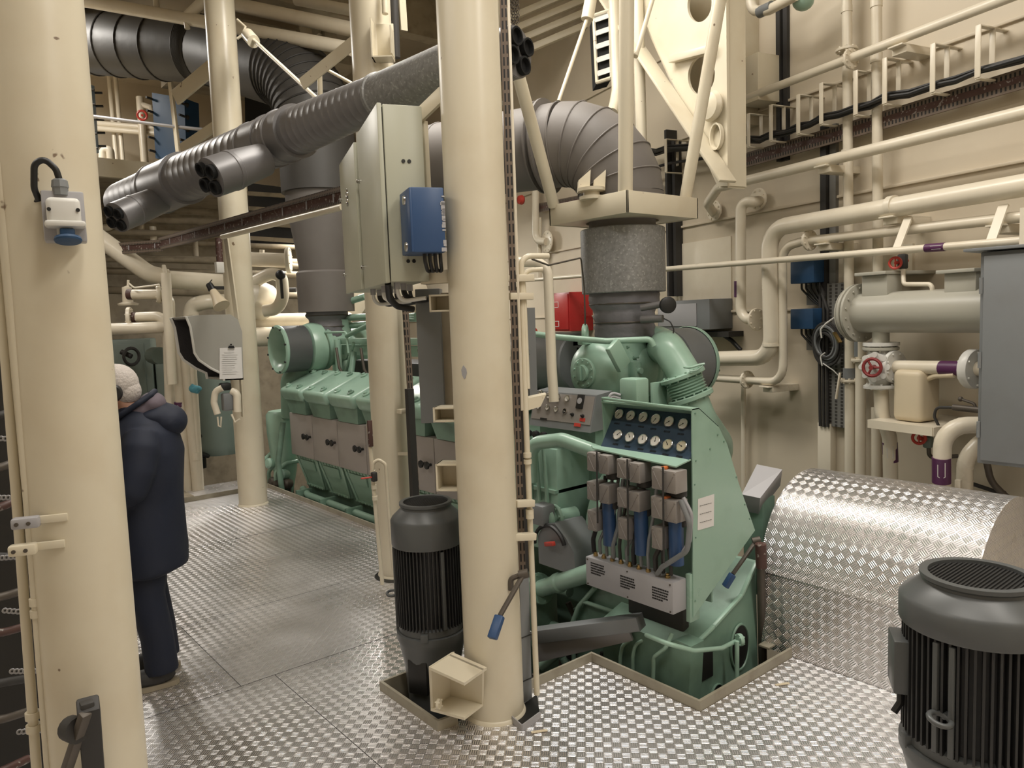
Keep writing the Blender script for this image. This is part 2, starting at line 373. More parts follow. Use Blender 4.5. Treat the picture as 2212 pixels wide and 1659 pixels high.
# ---------------------------------------------------------------- vertical pump motors
def pump_motor(loc, label, rs, zf, zc, zt, eye, tb, win, zl=-.35, nf=56):
    "rs radial scale, zf fin foot, zc cowl edge, zt top; eye, tb, win = world angles of lifting eye, terminal box, opening"
    t = thing('pump_motor', label, 'motor', loc, 0, 'vertical pump motors'); W = WM[t.name]
    def L(prof, name, mat, cap=(True, True), n=44):
        f = MB(W); f.lathe([(r*rs, z) for r, z in prof], n=n, cap=cap); return f.build(name, mat, t)
    q = zf-.30; rot = lambda a: M.Rotation(a, 4, 'Z')
    L([(.10, zl), (.12, -.10), (.125, q*.3), (.135, .14+q), (.158, .25+q), (.165, .27+q), (.165, .30+q), (.14, .305+q)], 'pump_lantern', 'motor')
    f = MB(W); f.box(.118*rs, .142*rs, -.05, .05, .03+q*.5, .19+q*.5, .004, rot(win)); f.build('window_opening', 'black', t)
    f = MB(W); f.lathe([(.135*rs, zf), (.142*rs, zf+.02), (.142*rs, zc+.06), (.13*rs, zc+.07)], n=44)
    for k in range(nf): f.box(.138*rs, .160*rs, -.0028*rs, .0028*rs, zf+.035, zc+.03, 0, rot(2*pi*k/nf))
    f.build('finned_body', 'motordk', t)
    f = MB(W); f.lathe([(.14*rs, zf), (.153*rs, zf+.005), (.153*rs, zf+.035), (.14*rs, zf+.045)], n=44)
    for k in range(4): f.box(.12*rs, .168*rs, -.018, .018, zf-.01, zf+.03, .004, rot(pi/4+k*pi/2))
    f.build('end_shield', 'motor', t)
    d = zt-.912
    L([(.15, zc), (.166, zc), (.168, zc+.005), (.168, .83+d), (.160, .845+d), (.118, .885+d), (.118, .893+d), (.124, .900+d), (.124, .912+d), (.118, .914+d), (.105, .912+d), (.105, .895+d)], 'fan_cowl', 'motor', (False, False), 52)
    f = MB(W); f.lathe([(.106*rs, .893+d), (.106*rs, .899+d)], n=40)
    for k in range(-11, 12):
        y = k*.009*rs; h = sqrt(max(.0001, (.103*rs)**2-y*y)); f.box(-h, h, y-.0018*rs, y+.0018*rs, .899+d, .904+d)
    f.build('fan_grille', 'motordk', t)
    zm = zf+(zc-zf)*.62
    for k in range(2):
        f = MB(W @ rot(eye+k*pi) @ M.Translation((.178*rs, 0, zm-.08))); f.torus((0, 0, 0), (0, .25, 1), .023*rs, .0065*rs); f.cyl((-.05*rs, 0, 0), (-.018*rs, 0, 0), .009); f.build('lifting_eye', 'motor', t)
    for a in (eye-.12, eye+.10, eye+2.0, eye-1.6): f = MB(W @ rot(a)); f.box(.15*rs, .166*rs, -.008, .008, zf+.04, zc-.01, .003); f.build('mounting_rib', 'motor', t)
    f = MB(W @ rot(tb)); f.box(.15*rs, .15*rs+.045, -.06, .06, zm-.08, zm+.09, .006); f.build('terminal_box', 'motor', t)
    f = MB(W @ rot(tb)); f.tube([(.15*rs+.02, .02, zm-.08), (.15*rs+.02, .025, zm-.12), (.15*rs+.04, .035, zm-.15)], .011, 8, fil=.02); f.build('cable_gland', 'black', t)
    return t
pump_motor((1.872, 2.94, -.005), 'dark grey vertical motor standing in the floor hatch beside the middle column', 1.0, .30, .715, .912, R(146), R(40), R(205))
q_ = PD(2112, 1246, 2.27)
pump_motor((q_.x, q_.y, 0), 'dark grey vertical motor at the bottom right corner, nearest the camera', 1.27, q_.z-.53, q_.z-.145, q_.z+.01, R(176), R(122), R(80), 0.0, 60)
# ================================================================ ENGINE
en = thing('diesel_engine', 'long pale green diesel engine with grey side doors and domed rocker covers', 'engine', (3.9, 5.6, -1.3))
ED = .55; EY = 7.62; NB = 6
f = MB()
f.prism([(3.55, 3.25, -1.25), (4.4, 3.25, -1.25), (4.62, 3.25, .3), (4.6, 3.25, .80), (4.2, 3.25, 1.12), (3.75, 3.25, 1.12), (3.3, 3.25, .80), (3.26, 3.25, .38), (3.42, 3.25, -.1)], (0, 4.42, 0))
f.build('engine_block', 'greendk', en)
for i in range(NB):
    y1 = EY-i*ED; y0 = y1-ED
    f = MB(); f.box(3.2, 3.29, y0+.004, y1-.004, .385, .83, .006); d = f.build('side_door', 'taupe', en)
    for k in (0, 1):
        f = MB(); yy = y0+.04+.085*k+.01
        f.lathe([(.012, 0), (.012, .025), (.026, .03), (.032, .038), (.03, .05), (.0, .054)], (3.2, yy, .615), (-1, 0, 0), 8)
        f.build('door_knob', 'black', d)
    # crankcase door, leaning inwards towards the bottom
    q = lambda y, t, o=0: (3.25+.10*t-o, y, .375-.34*t)
    f = MB(); f.prism([q(y0+.03, 0), q(y1-.02, 0), q(y1-.07, 1), q(y0+.08, 1)], (.05, 0, 0))
    cdr = f.build('crankcase_door', 'green', en)
    f = MB()
    fr = [q(y0+.035, .03, .008), q(y1-.025, .03, .008), q(y1-.075, .97, .008), q(y0+.085, .97, .008)]
    for a, b in zip(fr, fr[1:]+fr[:1]): f.bar(a, b, .022, .02, .003)
    f.prism([q(y0+.13, .12, .004), q(y1-.09, .12, .004), q(y1-.10, .42, .004), q(y0+.15, .42, .004)], (-.012, 0, 0))
    for k in range(7):
        for t in (.04, .96):
            y = y0+.09+(ED-.17)*k/6; c = V(q(y, t, .018)); f.cyl(c+V((.01, 0, 0)), c-V((.012, 0, 0)), .009, n=6)
    f.build('door_rim', 'green', cdr)
    # rocker box: dark skirt and domed lid
    f = MB(); ym, yn = y0+.055, y1-.015
    sk = [(3.19, .835), (3.165, .985), (3.60, 1.17), (3.66, 1.0), (3.55, .835)]
    va = [f.v((x, ym+.05*(z < .9), z)) for x, z in sk]; vb = [f.v((x, yn-.05*(z < .9), z)) for x, z in sk]
    f.skin([va, vb]); f.build('rocker_skirt', 'greendk', en)
    f = MB()
    T = M.Translation((3.165, 0, .985)) @ M.Rotation(-atan2(.19, .44), 4, 'Y')
    f.box(-.03, .45, ym-.008, yn+.002, -.01, .125, .04, T, 4)
    for fc in f.bm.faces: pass
    lid = f.build('rocker_cover', 'green', en)
    for (a, b) in ((.05, .2), (.05, .75), (.36, .2), (.36, .75)):
        f = MB(T); yy = ym+(yn-ym)*b
        f.lathe([(.030, .12), (.034, .13), (.034, .138), (.02, .142), (.018, .155), (.0, .157)], (a, yy, 0), (0, 0, 1), 12)
        f.build('cover_nut', 'greendk' if b < .5 else 'green', lid)
    f = MB(); f.prism([(3.62, ym, 1.10), (3.78, ym, 1.16), (3.78, ym, 1.22), (3.60, ym, 1.24)], (0, yn-ym, 0)); f.build('cover_hinge_rail', 'green', lid)
for i in range(NB):   # far bank, seen only over the top
    y1 = EY-i*ED; f = MB(); T = M.Translation((4.62, 0, .985)) @ M.Rotation(pi+atan2(.19, .44), 4, 'Y')
    f.box(-.03, .44, y1-ED+.04, y1-.012, -.12, .01, .03, T); f.build('rocker_cover', 'green', en)
# pipes along the foot of the engine
f = MB(); f.tube([(3.27, 7.55, .0), (3.22, 7.3, -.02), (3.22, 3.4, -.02)], .035, fil=.1)
f.build('foot_pipe', 'green', en)
f = MB(); f.tube([(3.15, 7.5, -.06), (3.15, 3.5, -.06)], .018); f.build('foot_pipe', 'green', en)
for i in range(7):
    f = MB(); y = 7.4-i*.55; f.box(3.13, 3.30, y-.02, y+.02, -.10, .03, .004); f.build('pipe_clamp', 'greendk', en)
    f = MB(); f.tube([(3.2, y-.15, -.06), (3.12, y-.2, -.14), (3.08, y-.3, -.22), (3.15, y-.42, -.2), (3.25, y-.45, -.1)], .011, fil=.06); f.build('drain_hose', 'black', en)
    f = MB(); f.lathe([(.10, 0), (.12, .02), (.11, .10), (.0, .12)], (3.3, y-.25, -.28), (-.9, 0, .2), 20); f.build('side_cap', 'greendk', en)
# top of the engine between the banks: charge-air trunk, rail, struts
f = MB(); f.box(3.72, 4.1, 4.2, 7.2, 1.1, 1.36, .03); f.build('charge_air_trunk', 'dark', en)
f = MB(); f.bar((3.7, 7.3, 1.56), (3.7, 3.75, 1.56), .10, .06, .006); f.bar((3.7, 7.3, 1.47), (3.7, 3.75, 1.47), .02, .10, 0); f.build('top_rail', 'green', en)
f = MB(); f.tube([(3.62, 7.25, 1.1), (3.62, 7.25, 1.58)], .035); f.tube([(3.62, 7.2, 1.1), (3.6, 6.85, 1.55)], .016); f.tube([(3.55, 7.4, 1.66), (3.55, 6.9, 1.66), (3.55, 6.88, 1.45)], .012, fil=.04); f.build('rail_strut', 'green', en)
for i in range(6):
    f = MB(); y = 6.9-i*.52; f.tube([(3.62, y, 1.45), (3.55, y-.06, 1.25), (3.6, y-.1, 1.05)], .03, fil=.05); f.build('branch_pipe', 'greendk', en)
    f = MB(); f.tube([(3.52, y+.18, 1.5), (3.50, y+.1, 1.3), (3.56, y+.05, 1.15)], .014); f.build('branch_pipe', 'iron', en)
f = MB(); f.lathe([(.05, 0), (.055, .02), (.05, .03)], (3.5, 6.05, 1.36), (-1, -.3, .1), 20); f.build('gauge', 'dial', en)
f = MB()
for k in range(3): f.tube([(3.55+.03*k, 6.9-.08*k, 1.62+.03*k), (3.6+.04*k, 6.3, 1.78), (3.62, 5.7, 1.76+.02*k)], .022, fil=.1)
f.build('top_pipe', 'greendk', en)
# free end: filter, pumps and pipework at the far end of the block
f = MB(); f.lathe([(.02, -.5), (.13, .0), (.17, .42), (.17, .62), (.14, .66), (.0, .68)], (3.28, 8.02, .15), (0, 0, 1), 24); f.build('lube_filter', 'green', en)
f = MB(); f.tube([(3.3, 7.85, .75), (3.3, 7.8, 1.2), (3.45, 7.6, 1.3)], .09, fil=.15); f.build('charge_pipe', 'greendk', en)
for (x, y, a) in ((3.12, 7.9, .0), (3.08, 8.15, .1), (3.2, 8.3, -.05)):
    f = MB(); f.tube([(x, y, -.6), (x, y, .15+a), (x+.1, y-.05, .25+a), (x+.25, y-.05, .25+a)], .022, fil=.07); f.build('end_pipe', 'green', en)
f = MB(); f.tube([(3.15, 7.75, -.5), (3.1, 7.75, .3), (3.16, 7.7, .72)], .03); f.build('end_pipe', 'greendk', en)
for k in range(10):
    f = MB(); x, y, z = 3.15+random.random()*.3, 7.75+random.random()*.5, -.5+random.random()*.8
    f.lathe([(.05, 0), (.06, .03), (.06, .09), (.04, .11)], (x, y, z), (-1, random.uniform(-.5, .5), .2), 12); f.tube([(x, y, z), (x-.02, y, z-.4)], .013); f.build('end_valve', random.choice(['green', 'greendk', 'iron']), en)
# flywheel end near the camera
f = MB(); f.lathe([(.46, -.14), (.52, -.12), (.52, .04), (.42, .07), (.40, .22)], (3.46, 2.86, .48), (0, 1, 0), 56); f.build('flywheel_guard', 'green', en)
f = MB(); f.torus((3.46, 2.75, .48), (0, 1, 0), .505, .015, 56, 8); f.build('guard_rim', 'green', en)
f = MB(); f.box(3.02, 3.30, 3.27, 4.25, .30, .95, .01); f.box(3.00, 3.32, 3.27, 4.25, .68, .70); f.build('end_casing', 'green', en)
for k in range(9):
    f = MB(); y = 3.34+.07*k; f.tube([(3.0, y, 1.02), (2.98, y, .95), (3.0, y, .62)], .012, fil=.02); f.build('fuel_line', 'green', en)
    f = MB(); f.lathe([(.02, 0), (.024, .012), (.018, .035), (0, .038)], (3.0, y, 1.03), (-1, 0, .2), 8); f.build('line_cap', 'black', en)
f = MB(); f.tube([PX(1146, 1040, 2.9), PX(1146, 958, 2.9), PX(1215, 950, 2.9), PX(1310, 985, 2.95)], .042, 18, fil=.12); f.build('breather_pipe', 'green', en)
f = MB(); p0, p1 = PX(1166, 1272, 2.86), PX(1290, 1232, 2.86); f.lathe([(.05, 0), (.05, .16), (.058, .17), (.058, .2), (.05, .21), (.05, .6)], p0, p1-p0, 24); f.build('cooling_pipe', 'green', en)
f = MB(); f.flange(p0, p1-p0, .095, .03, 6); f.build('pipe_flange', 'greendk', en)
f = MB(); f.box(-.10, .10, -.03, .03, -.35, .16, .01, M.Translation(PX(1172, 1330, 2.9))); f.build('pipe_bracket', 'greendk', en)
f = MB(); f.tube([PX(1170, 1270, 2.95), PX(1168, 1340, 2.95), PX(1235, 1370, 2.95)], .03, fil=.08); f.build('drain_pipe', 'green', en)
f = MB(); f.tube([PX(1170, 1440, 2.8), PX(1260, 1360, 2.9), PX(1330, 1340, 2.9)], .03, fil=.08); f.build('drain_pipe', 'green', en)
c = PX(1215, 1120, 2.98); f = MB(); f.lathe([(.06, 0), (.075, .01), (.075, .03), (.05, .04), (.05, .22)], c+V((-.1, .05, 0)), (1, -.2, 0), 20); f.flange(c+V((-.03, .03, 0)), (1, -.2, 0), .085, .02, 8); f.build('pipe_stub', 'green', en)
for k in range(14):
    f = MB(); c = PX(1160+random.random()*110, 1290+random.random()*150, 3.0)
    f.tube([c, c+V((.03, -.05, -.12)), c+V((.1, -.1, -.2))], .012+.012*random.random(), fil=.05); f.build('small_pipe', random.choice(['greendk', 'iron', 'green', 'dark']), en)
# turning gear: grey casing with red handle, on the engine's near foot
tg = thing('turning_gear', 'grey turning gear casing with a small red handle, left of the gauge stand', 'gearbox', PX(1205, 1235, 2.85))
f = MB(); c = PX(1205, 1180, 2.85)
f.prism([c+V((0, y, z)) for y, z in ((.17, -.14), (.17, .03), (.11, .11), (.02, .13), (-.07, .06), (-.13, -.01), (-.14, -.14))], (.22, 0, 0)); f.build('casing', 'grey', tg)
f = MB(); f.torus(c+V((-.01, .06, -.02)), (1, 0, 0), .13, .012, 20, 6, pi*.9); f.build('guard_arc', 'black', tg)
f = MB(); f.bar(c+V((-.02, .08, .0)), c+V((-.05, -.02, .03)), .025, .025, .004); f.build('red_handle', 'redw', tg)
f = MB(); f.box(-.05, .05, -.05, .05, 0, .12, .01, M.Translation(c+V((.02, .14, .10)))); f.build('switch_box', 'grey', tg)
# ---------------------------------------------------------------- generator frame in the pit
gf = thing('generator', 'green cast generator housing with round black openings down in the floor pit', 'generator', (3.0, 2.3, -1.3))
f = MB(); Yf = 2.14
outl = [PY(x, y, Yf) for x, y in ((1487, 1405), (1540, 1352), (1600, 1285), (1632, 1215), (1640, 1560), (1486, 1560))]
f.prism(outl, (0, .55, 0)); f.build('frame_body', 'greendk', gf)
f = MB()
for a, b in ((0, 1), (1, 2), (2, 3)): f.bar(outl[a]+V((0, -.005, 0)), outl[b]+V((0, -.005, 0)), .02, .016, .003)
f.bar(outl[0], outl[5], .02, .016, .003); f.build('frame_rim', 'green', gf)
f = MB(); top = [outl[0], outl[1], outl[2], outl[3]]; f.prism([p+V((.02, .004, .004)) for p in top]+[p+V((.02, .004, -.006)) for p in reversed(top)], (0, .5, 0)); f.build('sloping_top', 'green', gf)
for (x, y, rx, rz) in ((1597, 1397, .075, .115), (1548, 1510, .055, .075)):
    c = PY(x, y, Yf-.004); f = MB(M.Translation(c) @ M.Rotation(pi/2, 4, 'X') @ M.Diagonal((rx, rz, 1, 1)))
    f.lathe([(1, -.002), (1, .004)], n=36); f.build('round_opening', 'black', gf)
    f = MB(M.Translation(c) @ M.Rotation(pi/2, 4, 'X') @ M.Diagonal((rx, rz, .12, 1))); f.torus((0, 0, .03), (0, 0, 1), 1.03, .06, 36, 6); f.build('opening_rim', 'greendk', gf)
c = PY(1524, 1437, Yf-.004); f = MB(); f.box(c.x-.055, c.x+.055, c.y-.004, c.y+.002, c.z-.07, c.z+.07); f.build('square_opening', 'black', gf)
f = MB(); f.tube([PY(1425, 1383, 2.2)+V((0, .08, 0)), PY(1440, 1390, 2.1), PY(1500, 1406, 2.04), PY(1560, 1400, 2.04), PY(1600, 1380, 2.10)], .011, fil=.05); f.build('guard_rail', 'green', gf)
f = MB(); f.tube([PY(1592, 1385, 2.05), PY(1592, 1500, 2.05)], .011); f.flange(PY(1598, 1382, 2.06), (1, -.4, 0), .03, .02, 4, br=.004); f.build('rail_post', 'green', gf)
side = [PX(x, y, 2.74) for x, y in ((1487, 1400), (1455, 1385), (1425, 1395), (1412, 1420), (1410, 1500), (1480, 1540))]
f = MB(); f.prism([p+V((.02, 0, 0)) for p in side], (.1, 0, 0)); f.build('side_plate', 'greendk', gf)
f = MB(); f.tube([PX(1452, 1368, 2.76), PX(1438, 1400, 2.73), PX(1412, 1420, 2.72), PX(1410, 1500, 2.72)], .010, fil=.04); f.build('plate_rim', 'green', gf)
for dx in (0, 27):
    f = MB(); f.tube([PX(1388+dx, 1370, 2.84), PX(1345+dx, 1392, 2.76), PX(1340+dx, 1420, 2.75), PX(1340+dx, 1500, 2.75)], .0095, fil=.05); f.build('vent_pipe', 'green', gf)
f = MB()
a0 = [PX(x, y, 2.9) for x, y in ((1285, 1270), (1250, 1310), (1235, 1350), (1240, 1430))]
f.tube(a0, .014, fil=.1); f.tube([PX(1262, 1300, 2.9), PX(1350, 1330, 2.9)], .012); f.build('bearing_arch', 'green', gf)
f = MB(); f.prism([p+V((.03, 0, 0)) for p in a0]+[PX(1380, 1430, 2.93), PX(1380, 1280, 2.93)], (.05, 0, 0)); f.build('bearing_housing', 'greendk', gf)
f = MB(); f.box(2.72, 3.2, 2.2, 2.6, -1.28, -.35, .02); f.build('frame_foot', 'dark', gf)
for k in range(7):
    f = MB(); p = PX(1300+k*17, 1400+random.random()*50, 2.85); f.tube([p, p+V((0, 0, -.1)), p+V((.05, .05, -.3))], .008+random.random()*.012, fil=.05); f.build('loose_cable', random.choice(['dark', 'iron', 'black']), gf)
# ---------------------------------------------------------------- gauge stand
gs = thing('gauge_stand', 'green sheet metal stand with twelve round gauges above rows of grey switch boxes', 'instrument panel', (2.95, 2.38, 0))
YR, YL = 2.10, 2.66
prof = [(2.79, 1.302), (2.84, 1.302), (2.99, 1.20), (3.06, 1.10), (3.15, .90), (3.29, .63), (2.775, .325)]
f = MB(); f.prism([(x, YR, z) for x, z in prof], (0, .006, 0)); sp_ = f.build('side_panel', 'green', gs)
pl = [(2.79, 1.322), (2.84, 1.322), (2.95, 1.22), (2.95, 1.04), (2.80, 1.04)]
f = MB(); f.prism([(x, YL, z) for x, z in pl], (0, .006, 0)); f.build('hood_side', 'green', gs)
f = MB(); f.prism([(2.785, YR, 1.296), (2.84, YR, 1.298), (2.99, YR, 1.196), (2.99, YR, 1.202), (2.842, YR, 1.304), (2.785, YR, 1.303)], (0, .565, 0)); f.bar((2.787, YR, 1.30), (2.787, YL, 1.318), .014, .014, .004); f.build('hood_top', 'green', gs)
A = V((2.765, 0, 1.068)); B = V((2.895, 0, 1.262)); pn = V(((B-A).z, 0, -(B-A).x)).normalized(); pn = -pn
f = MB(); f.prism([(A.x, YR+.006, A.z), (B.x, YR+.006, B.z), (B.x+.01, YR+.006, B.z-.006), (A.x+.01, YR+.006, A.z-.006)], (0, .552, 0)); gp = f.build('gauge_panel', 'panelblue', gs)
gpos = [(1340, 896.7), (1365, 900), (1392, 903), (1419, 907.5), (1448, 913), (1478, 918), (1337, 941), (1363, 946), (1391, 951), (1418, 955), (1445, 962), (1475, 966)]
up_ = (B-A).normalized()
for i, (x, y) in enumerate(gpos):
    c = PP(x, y, A, pn); T = frame(pn, c, up_); ga = .027
    f = MB(T); f.lathe([(.0285, 0), (.0285, .014), (.026, .016), (.0248, .014)], n=28, cap=(False, False)); g = f.build('pressure_gauge', 'chrome', gs)
    f = MB(T); f.lathe([(.025, 0), (.025, .0125)], n=28); f.build('dial', 'dialold' if i > 9 else 'dial', g)
    f = MB(T); an = [-.6, -.6, -.5, -.4, -.9, -.9, -.7, .7, .3, .2, .8, 1.2][i]
    f.box(-.0012, .0012, -.005, .019, .0126, .0136, 0, M.Rotation(an+pi*(i < 6), 4, 'Z')); f.lathe([(.003, .0126), (.003, .014)], n=10); f.build('needle', 'black', g)
    f = MB(T)
    for r_ in range(3):
        for k in range(4): f.box(-.018+k*.0095, -.018+k*.0095+.0065+.002*((k+r_+i) % 2), -.046-r_*.0035, -.0443-r_*.0035, 0, .0015)
    f.build('gauge_caption', 'black', gs)
f = MB()
lt = [(2.68, YL-.03, 1.078), (2.68, YR+.012, 1.052), (2.775, YR, 1.072), (2.775, YL, 1.072), (2.70, YL, 1.085)]
f.prism(lt, (0, 0, -.006)); f.build('drip_lip', 'green', gs)
f = MB(); f.box(2.93, 2.94, YR+.01, YL, .35, 1.2); f.build('back_plate', 'greendk', gs)
f = MB()
for x, z in ((2.81, 1.28), (2.81, 1.06), (2.80, .95), (2.80, .70), (2.79, .40), (2.98, 1.16), (3.03, 1.12), (3.13, .93), (3.2, .78), (3.24, .70), (2.92, 1.1)):
    f.cyl((x, YR+.002, z), (x, YR-.005, z), .004, n=8)
f.build('panel_screws', 'greendk', gs)
f = MB(); st = [PY(x, y, YR-.002) for x, y in ((1508, 1078), (1543, 1067), (1542, 1136), (1507, 1146))]; f.prism(st, (0, .001, 0)); sk_ = f.build('notice', 'paper', sp_)
f = MB()
for k in range(3):
    y = 1090+k*18; a, b = PY(1512, y+3, YR-.003), PY(1538, y-4, YR-.003)
    n_ = 6
    for i in range(n_): p, q = a.lerp(b, i/n_), a.lerp(b, (i+.7)/n_); f.bar(p, q, .003, .001)
f.build('notice_lines', 'black', sp_)
# switch boxes in pairs on blue bellows housings
def switch(px, py, w, h, xf=2.645, big=True):
    "cover plate facing the walkway with a diagonal rib"
    c = PX(px, py, xf); f = MB(); f.box(xf, xf+.085, c.y-w/2, c.y+w/2, c.z-h/2, c.z+h/2, .005); o = f.build('switch_box', 'alubox', gs)
    f = MB(); f.bar((xf-.001, c.y+w*.3, c.z-h*.38) if big else (xf-.001, c.y-w*.3, c.z-h*.38), (xf-.001, c.y-w*.3, c.z+h*.3) if big else (xf-.001, c.y+w*.3, c.z+h*.3), .005, .003)
    for s in (-1, 1): f.cyl((xf+.002, c.y+w*.38*s, c.z+h*.4), (xf-.003, c.y+w*.38*s, c.z+h*.4), .004, n=8); f.cyl((xf+.002, c.y-w*.38*s, c.z-h*.4), (xf-.003, c.y-w*.38*s, c.z-h*.4), .004, n=8)
    f.build('cover_rib', 'alubox', o); return o, c
for (a, b, y0_, y1_) in ((1277, 1303, 998, 1004), (1342, 1370, 1013, 1022), (1419, 1446, 1034, 1042), (1277, 1304, 1061, 1068), (1343, 1369, 1076, 1084), (1418, 1447, 1097, 1105)):
    big = a > 1400; s_ = 1.0 if not big else 1.08
    _, c1 = switch(a, y0_, .062*s_, .095*s_, 2.645, False); _, c2 = switch(b, y1_, .066*s_, .095*s_, 2.645)
    f = MB(); m_ = (c1+c2)/2; f.lathe([(.03, -.085), (.036, -.08), (.036, -.05), (.02, -.045)], (2.72, c2.y+.005, m_.z), (0, 0, 1), 16); f.build('bellows_housing', 'dark', gs)
for (a, y) in ((1278, 1125), (1345, 1143), (1418, 1163)):
    _, c1 = switch(a, y, .062, .105, 2.645, False)
    f = MB(); f.cyl((2.70, c1.y-.07, c1.z-.12), (2.70, c1.y-.07, c1.z+.13), .034); f.build('pressure_cylinder', 'blue', gs)
for (a, t, b) in ((1289, 975, 1130), (1355, 992, 1200), (1432, 1008, 1215)):
    f = MB(); f.tube([PX(a, t, 2.63), PX(a+2, b, 2.63)], .0045, 8); f.build('support_rod', 'dark', gs)
for (x, y) in ((1432, 1012), (1436, 1077)):
    f = MB(); c = PX(x, y, 2.66); f.box(c.x, c.x+.03, c.y-.012, c.y+.012, c.z-.006, c.z+.008, .003); f.build('orange_tab', 'orange', gs)
tb = MB(); tb.box(2.66, 2.76, 2.125, 2.685, .36, .512, .006); tbx = tb.build('terminal_box', 'greylt', gs)
for (x, y) in ((1290, 1229), (1355, 1258), (1425, 1283)):
    c = PX(x, y, 2.659); f = MB()
    for r_ in range(5):
        yy = .045
        while yy > -.045+(.03 if r_ == 4 else 0):
            l_ = random.uniform(.006, .012); f.box(2.6585, 2.66, c.y+yy-l_, c.y+yy, c.z+.026-r_*.013-.007, c.z+.026-r_*.013); yy -= l_+.0025
    f.build('box_lettering', 'black', tbx)
f = MB()
for y in (2.14, 2.40, 2.67):
    for z in (.372, .50): f.cyl((2.661, y, z), (2.656, y, z), .004, n=8)
f.build('box_screws', 'iron', tbx)
for k in range(9):
    y = 2.65-k*.058; f = MB(); f.lathe([(.013, 0), (.013, .012), (.009, .014), (.009, .022)], (2.70, y, .512), (0, 0, 1), 6); f.build('cable_gland', 'brass', tbx)
for k in range(12):
    y = 2.66-k*.045; f = MB(); s = random.uniform(-.09, .06)
    f.tube([(2.70, y, .53), (2.69, y-.005, .60), (2.69+.02*(k % 2), y+s*.6, .68), (2.71, y+s, .78), (2.74, y+s, .93)], .0085 if k % 3 else .012, 8, fil=.06); f.build('cable', random.choice(['dark', 'black', 'grey']), gs)
f = MB(); f.tube([PX(1470, 1080, 2.66), PX(1490, 1130, 2.66), PX(1485, 1190, 2.66), PX(1430, 1225, 2.66), PX(1420, 1240, 2.68)], .012, fil=.06); f.build('cable', 'grey', gs)
f = MB(); f.tube([PX(1476, 1075, 2.7), PX(1494, 1110, 2.7), PX(1490, 1170, 2.7), PX(1470, 1200, 2.7)], .009, fil=.06); f.build('cable', 'greylt', gs)
f = MB(); f.box(2.88, 2.93, 2.24, 2.60, .0, .36, .01); f.build('stand_foot', 'dark', gs)
f = MB(); f.box(2.76, 2.83, 2.105, 2.13, .30, .53, .002); f.build('box_bracket', 'green', gs)
# grey sloping cover box behind the stand
c4 = [PD(1635, 1003, 4.05), PD(1690, 1014, 4.0), PD(1642, 1076, 3.9), PD(1602, 1068, 3.95)]
ax = c4[1]-c4[0]; n4 = (c4[3]-c4[0]).cross(ax).normalized()
if n4.z < 0: n4 = -n4
f = MB(); f.prism(c4, -n4*.16); cvb = tag(f.build('cover_box', 'greylt'), 'light grey sloping metal box between the gauge stand and the arched cover', 'box')
q = sum(c4, V())/4-n4*.14; f = MB(); f.box(-.06, .06, -.06, .06, .2-q.z, 0, .004, M.Translation(q)); f.build('box_support', 'greendk', cvb)
# ---------------------------------------------------------------- grey engine gauge box
gb = thing('gauge_box', 'grey metal box with small gauges and red labels on the engine beside the middle column', 'instrument panel', (3.12, 3.22, 1.05))
fa, fb = V((3.03, 0, 1.075)), V((3.09, 0, 1.285)); YA, YB = 2.99, 3.52
f = MB(); f.prism([(fa.x, YA, fa.z), (fb.x, YA, fb.z), (3.22, YA, 1.30), (3.27, YA, 1.09)], (0, YB-YA, 0)); bx_ = f.build('housing', 'grey', gb)
gn = V((-(fb-fa).z, 0, (fb-fa).x)).normalized()
f = MB(); P_ = lambda t, y: V((fa.x+(fb.x-fa.x)*t, y, fa.z+(fb.z-fa.z)*t)); f.prism([P_(.2, YA+.01), P_(.96, YA+.01), P_(.96, YB-.01), P_(.2, YB-.01)], gn*.003); f.build('face_plate', 'alubox', gb)
for i, (x, y, r_) in enumerate(((1170, 849, 7), (1187, 855, 9), (1207, 858, 9), (1227, 861, 9), (1165, 878, 8), (1184, 881, 8), (1203, 885, 8), (1222, 889, 8))):
    c = PP(x, y, fa, gn); T = frame(gn, c, (0, 0, 1)); rr = r_*3.75/1620
    f = MB(T); f.lathe([(rr, 0), (rr, .012), (rr*.82, .013), (rr*.8, .008)], n=20, cap=(True, False)); g = f.build('gauge', 'chrome', gb)
    f = MB(T); f.lathe([(rr*.8, 0), (rr*.8, .0085)], n=20); f.build('dial', 'black' if i == 7 else 'dial', g)
    f = MB(T); f.box(-.0015, .0015, -.004, rr*.6, .0086, .0096, 0, M.Rotation(.7+i, 4, 'Z')); f.build('needle', 'black' if i < 7 else 'dial', g)
c = PP(1255, 868, fa, gn); T = frame(gn, c, (0, 0, 1)); f = MB(T); f.box(-.027, .027, -.042, .042, 0, .012, .004); g = f.build('tachometer', 'black', gb)
f = MB(T); f.lathe([(.0185, .012), (.0185, .014)], (0, .004, 0), n=20); f.build('dial', 'greylt', g)
for (x, y) in ((1238, 896), (1260, 899)):
    f = MB(frame(gn, PP(x, y, fa, gn), (0, 0, 1))); f.lathe([(.011, 0), (.011, .01), (.006, .012), (.006, .022), (0, .024)], n=14); f.build('selector_knob', 'black', gb)
for (x, y, w_) in ((1259, 907, .022), (1248, 918, .026)):
    f = MB(frame(gn, PP(x, y, fa, gn), (0, 0, 1))); f.box(-w_, w_, -.010, .010, 0, .005); f.build('red_label', 'redw', gb)
f = MB(frame(gn, PP(1175, 905, fa, gn), (0, 0, 1))); f.box(-.03, .03, -.006, .006, 0, .005); f.build('black_label', 'black', gb)
f = MB(); f.box(3.1, 3.25, 3.02, 3.5, .98, 1.09); f.build('mounting_foot', 'greendk', gb)
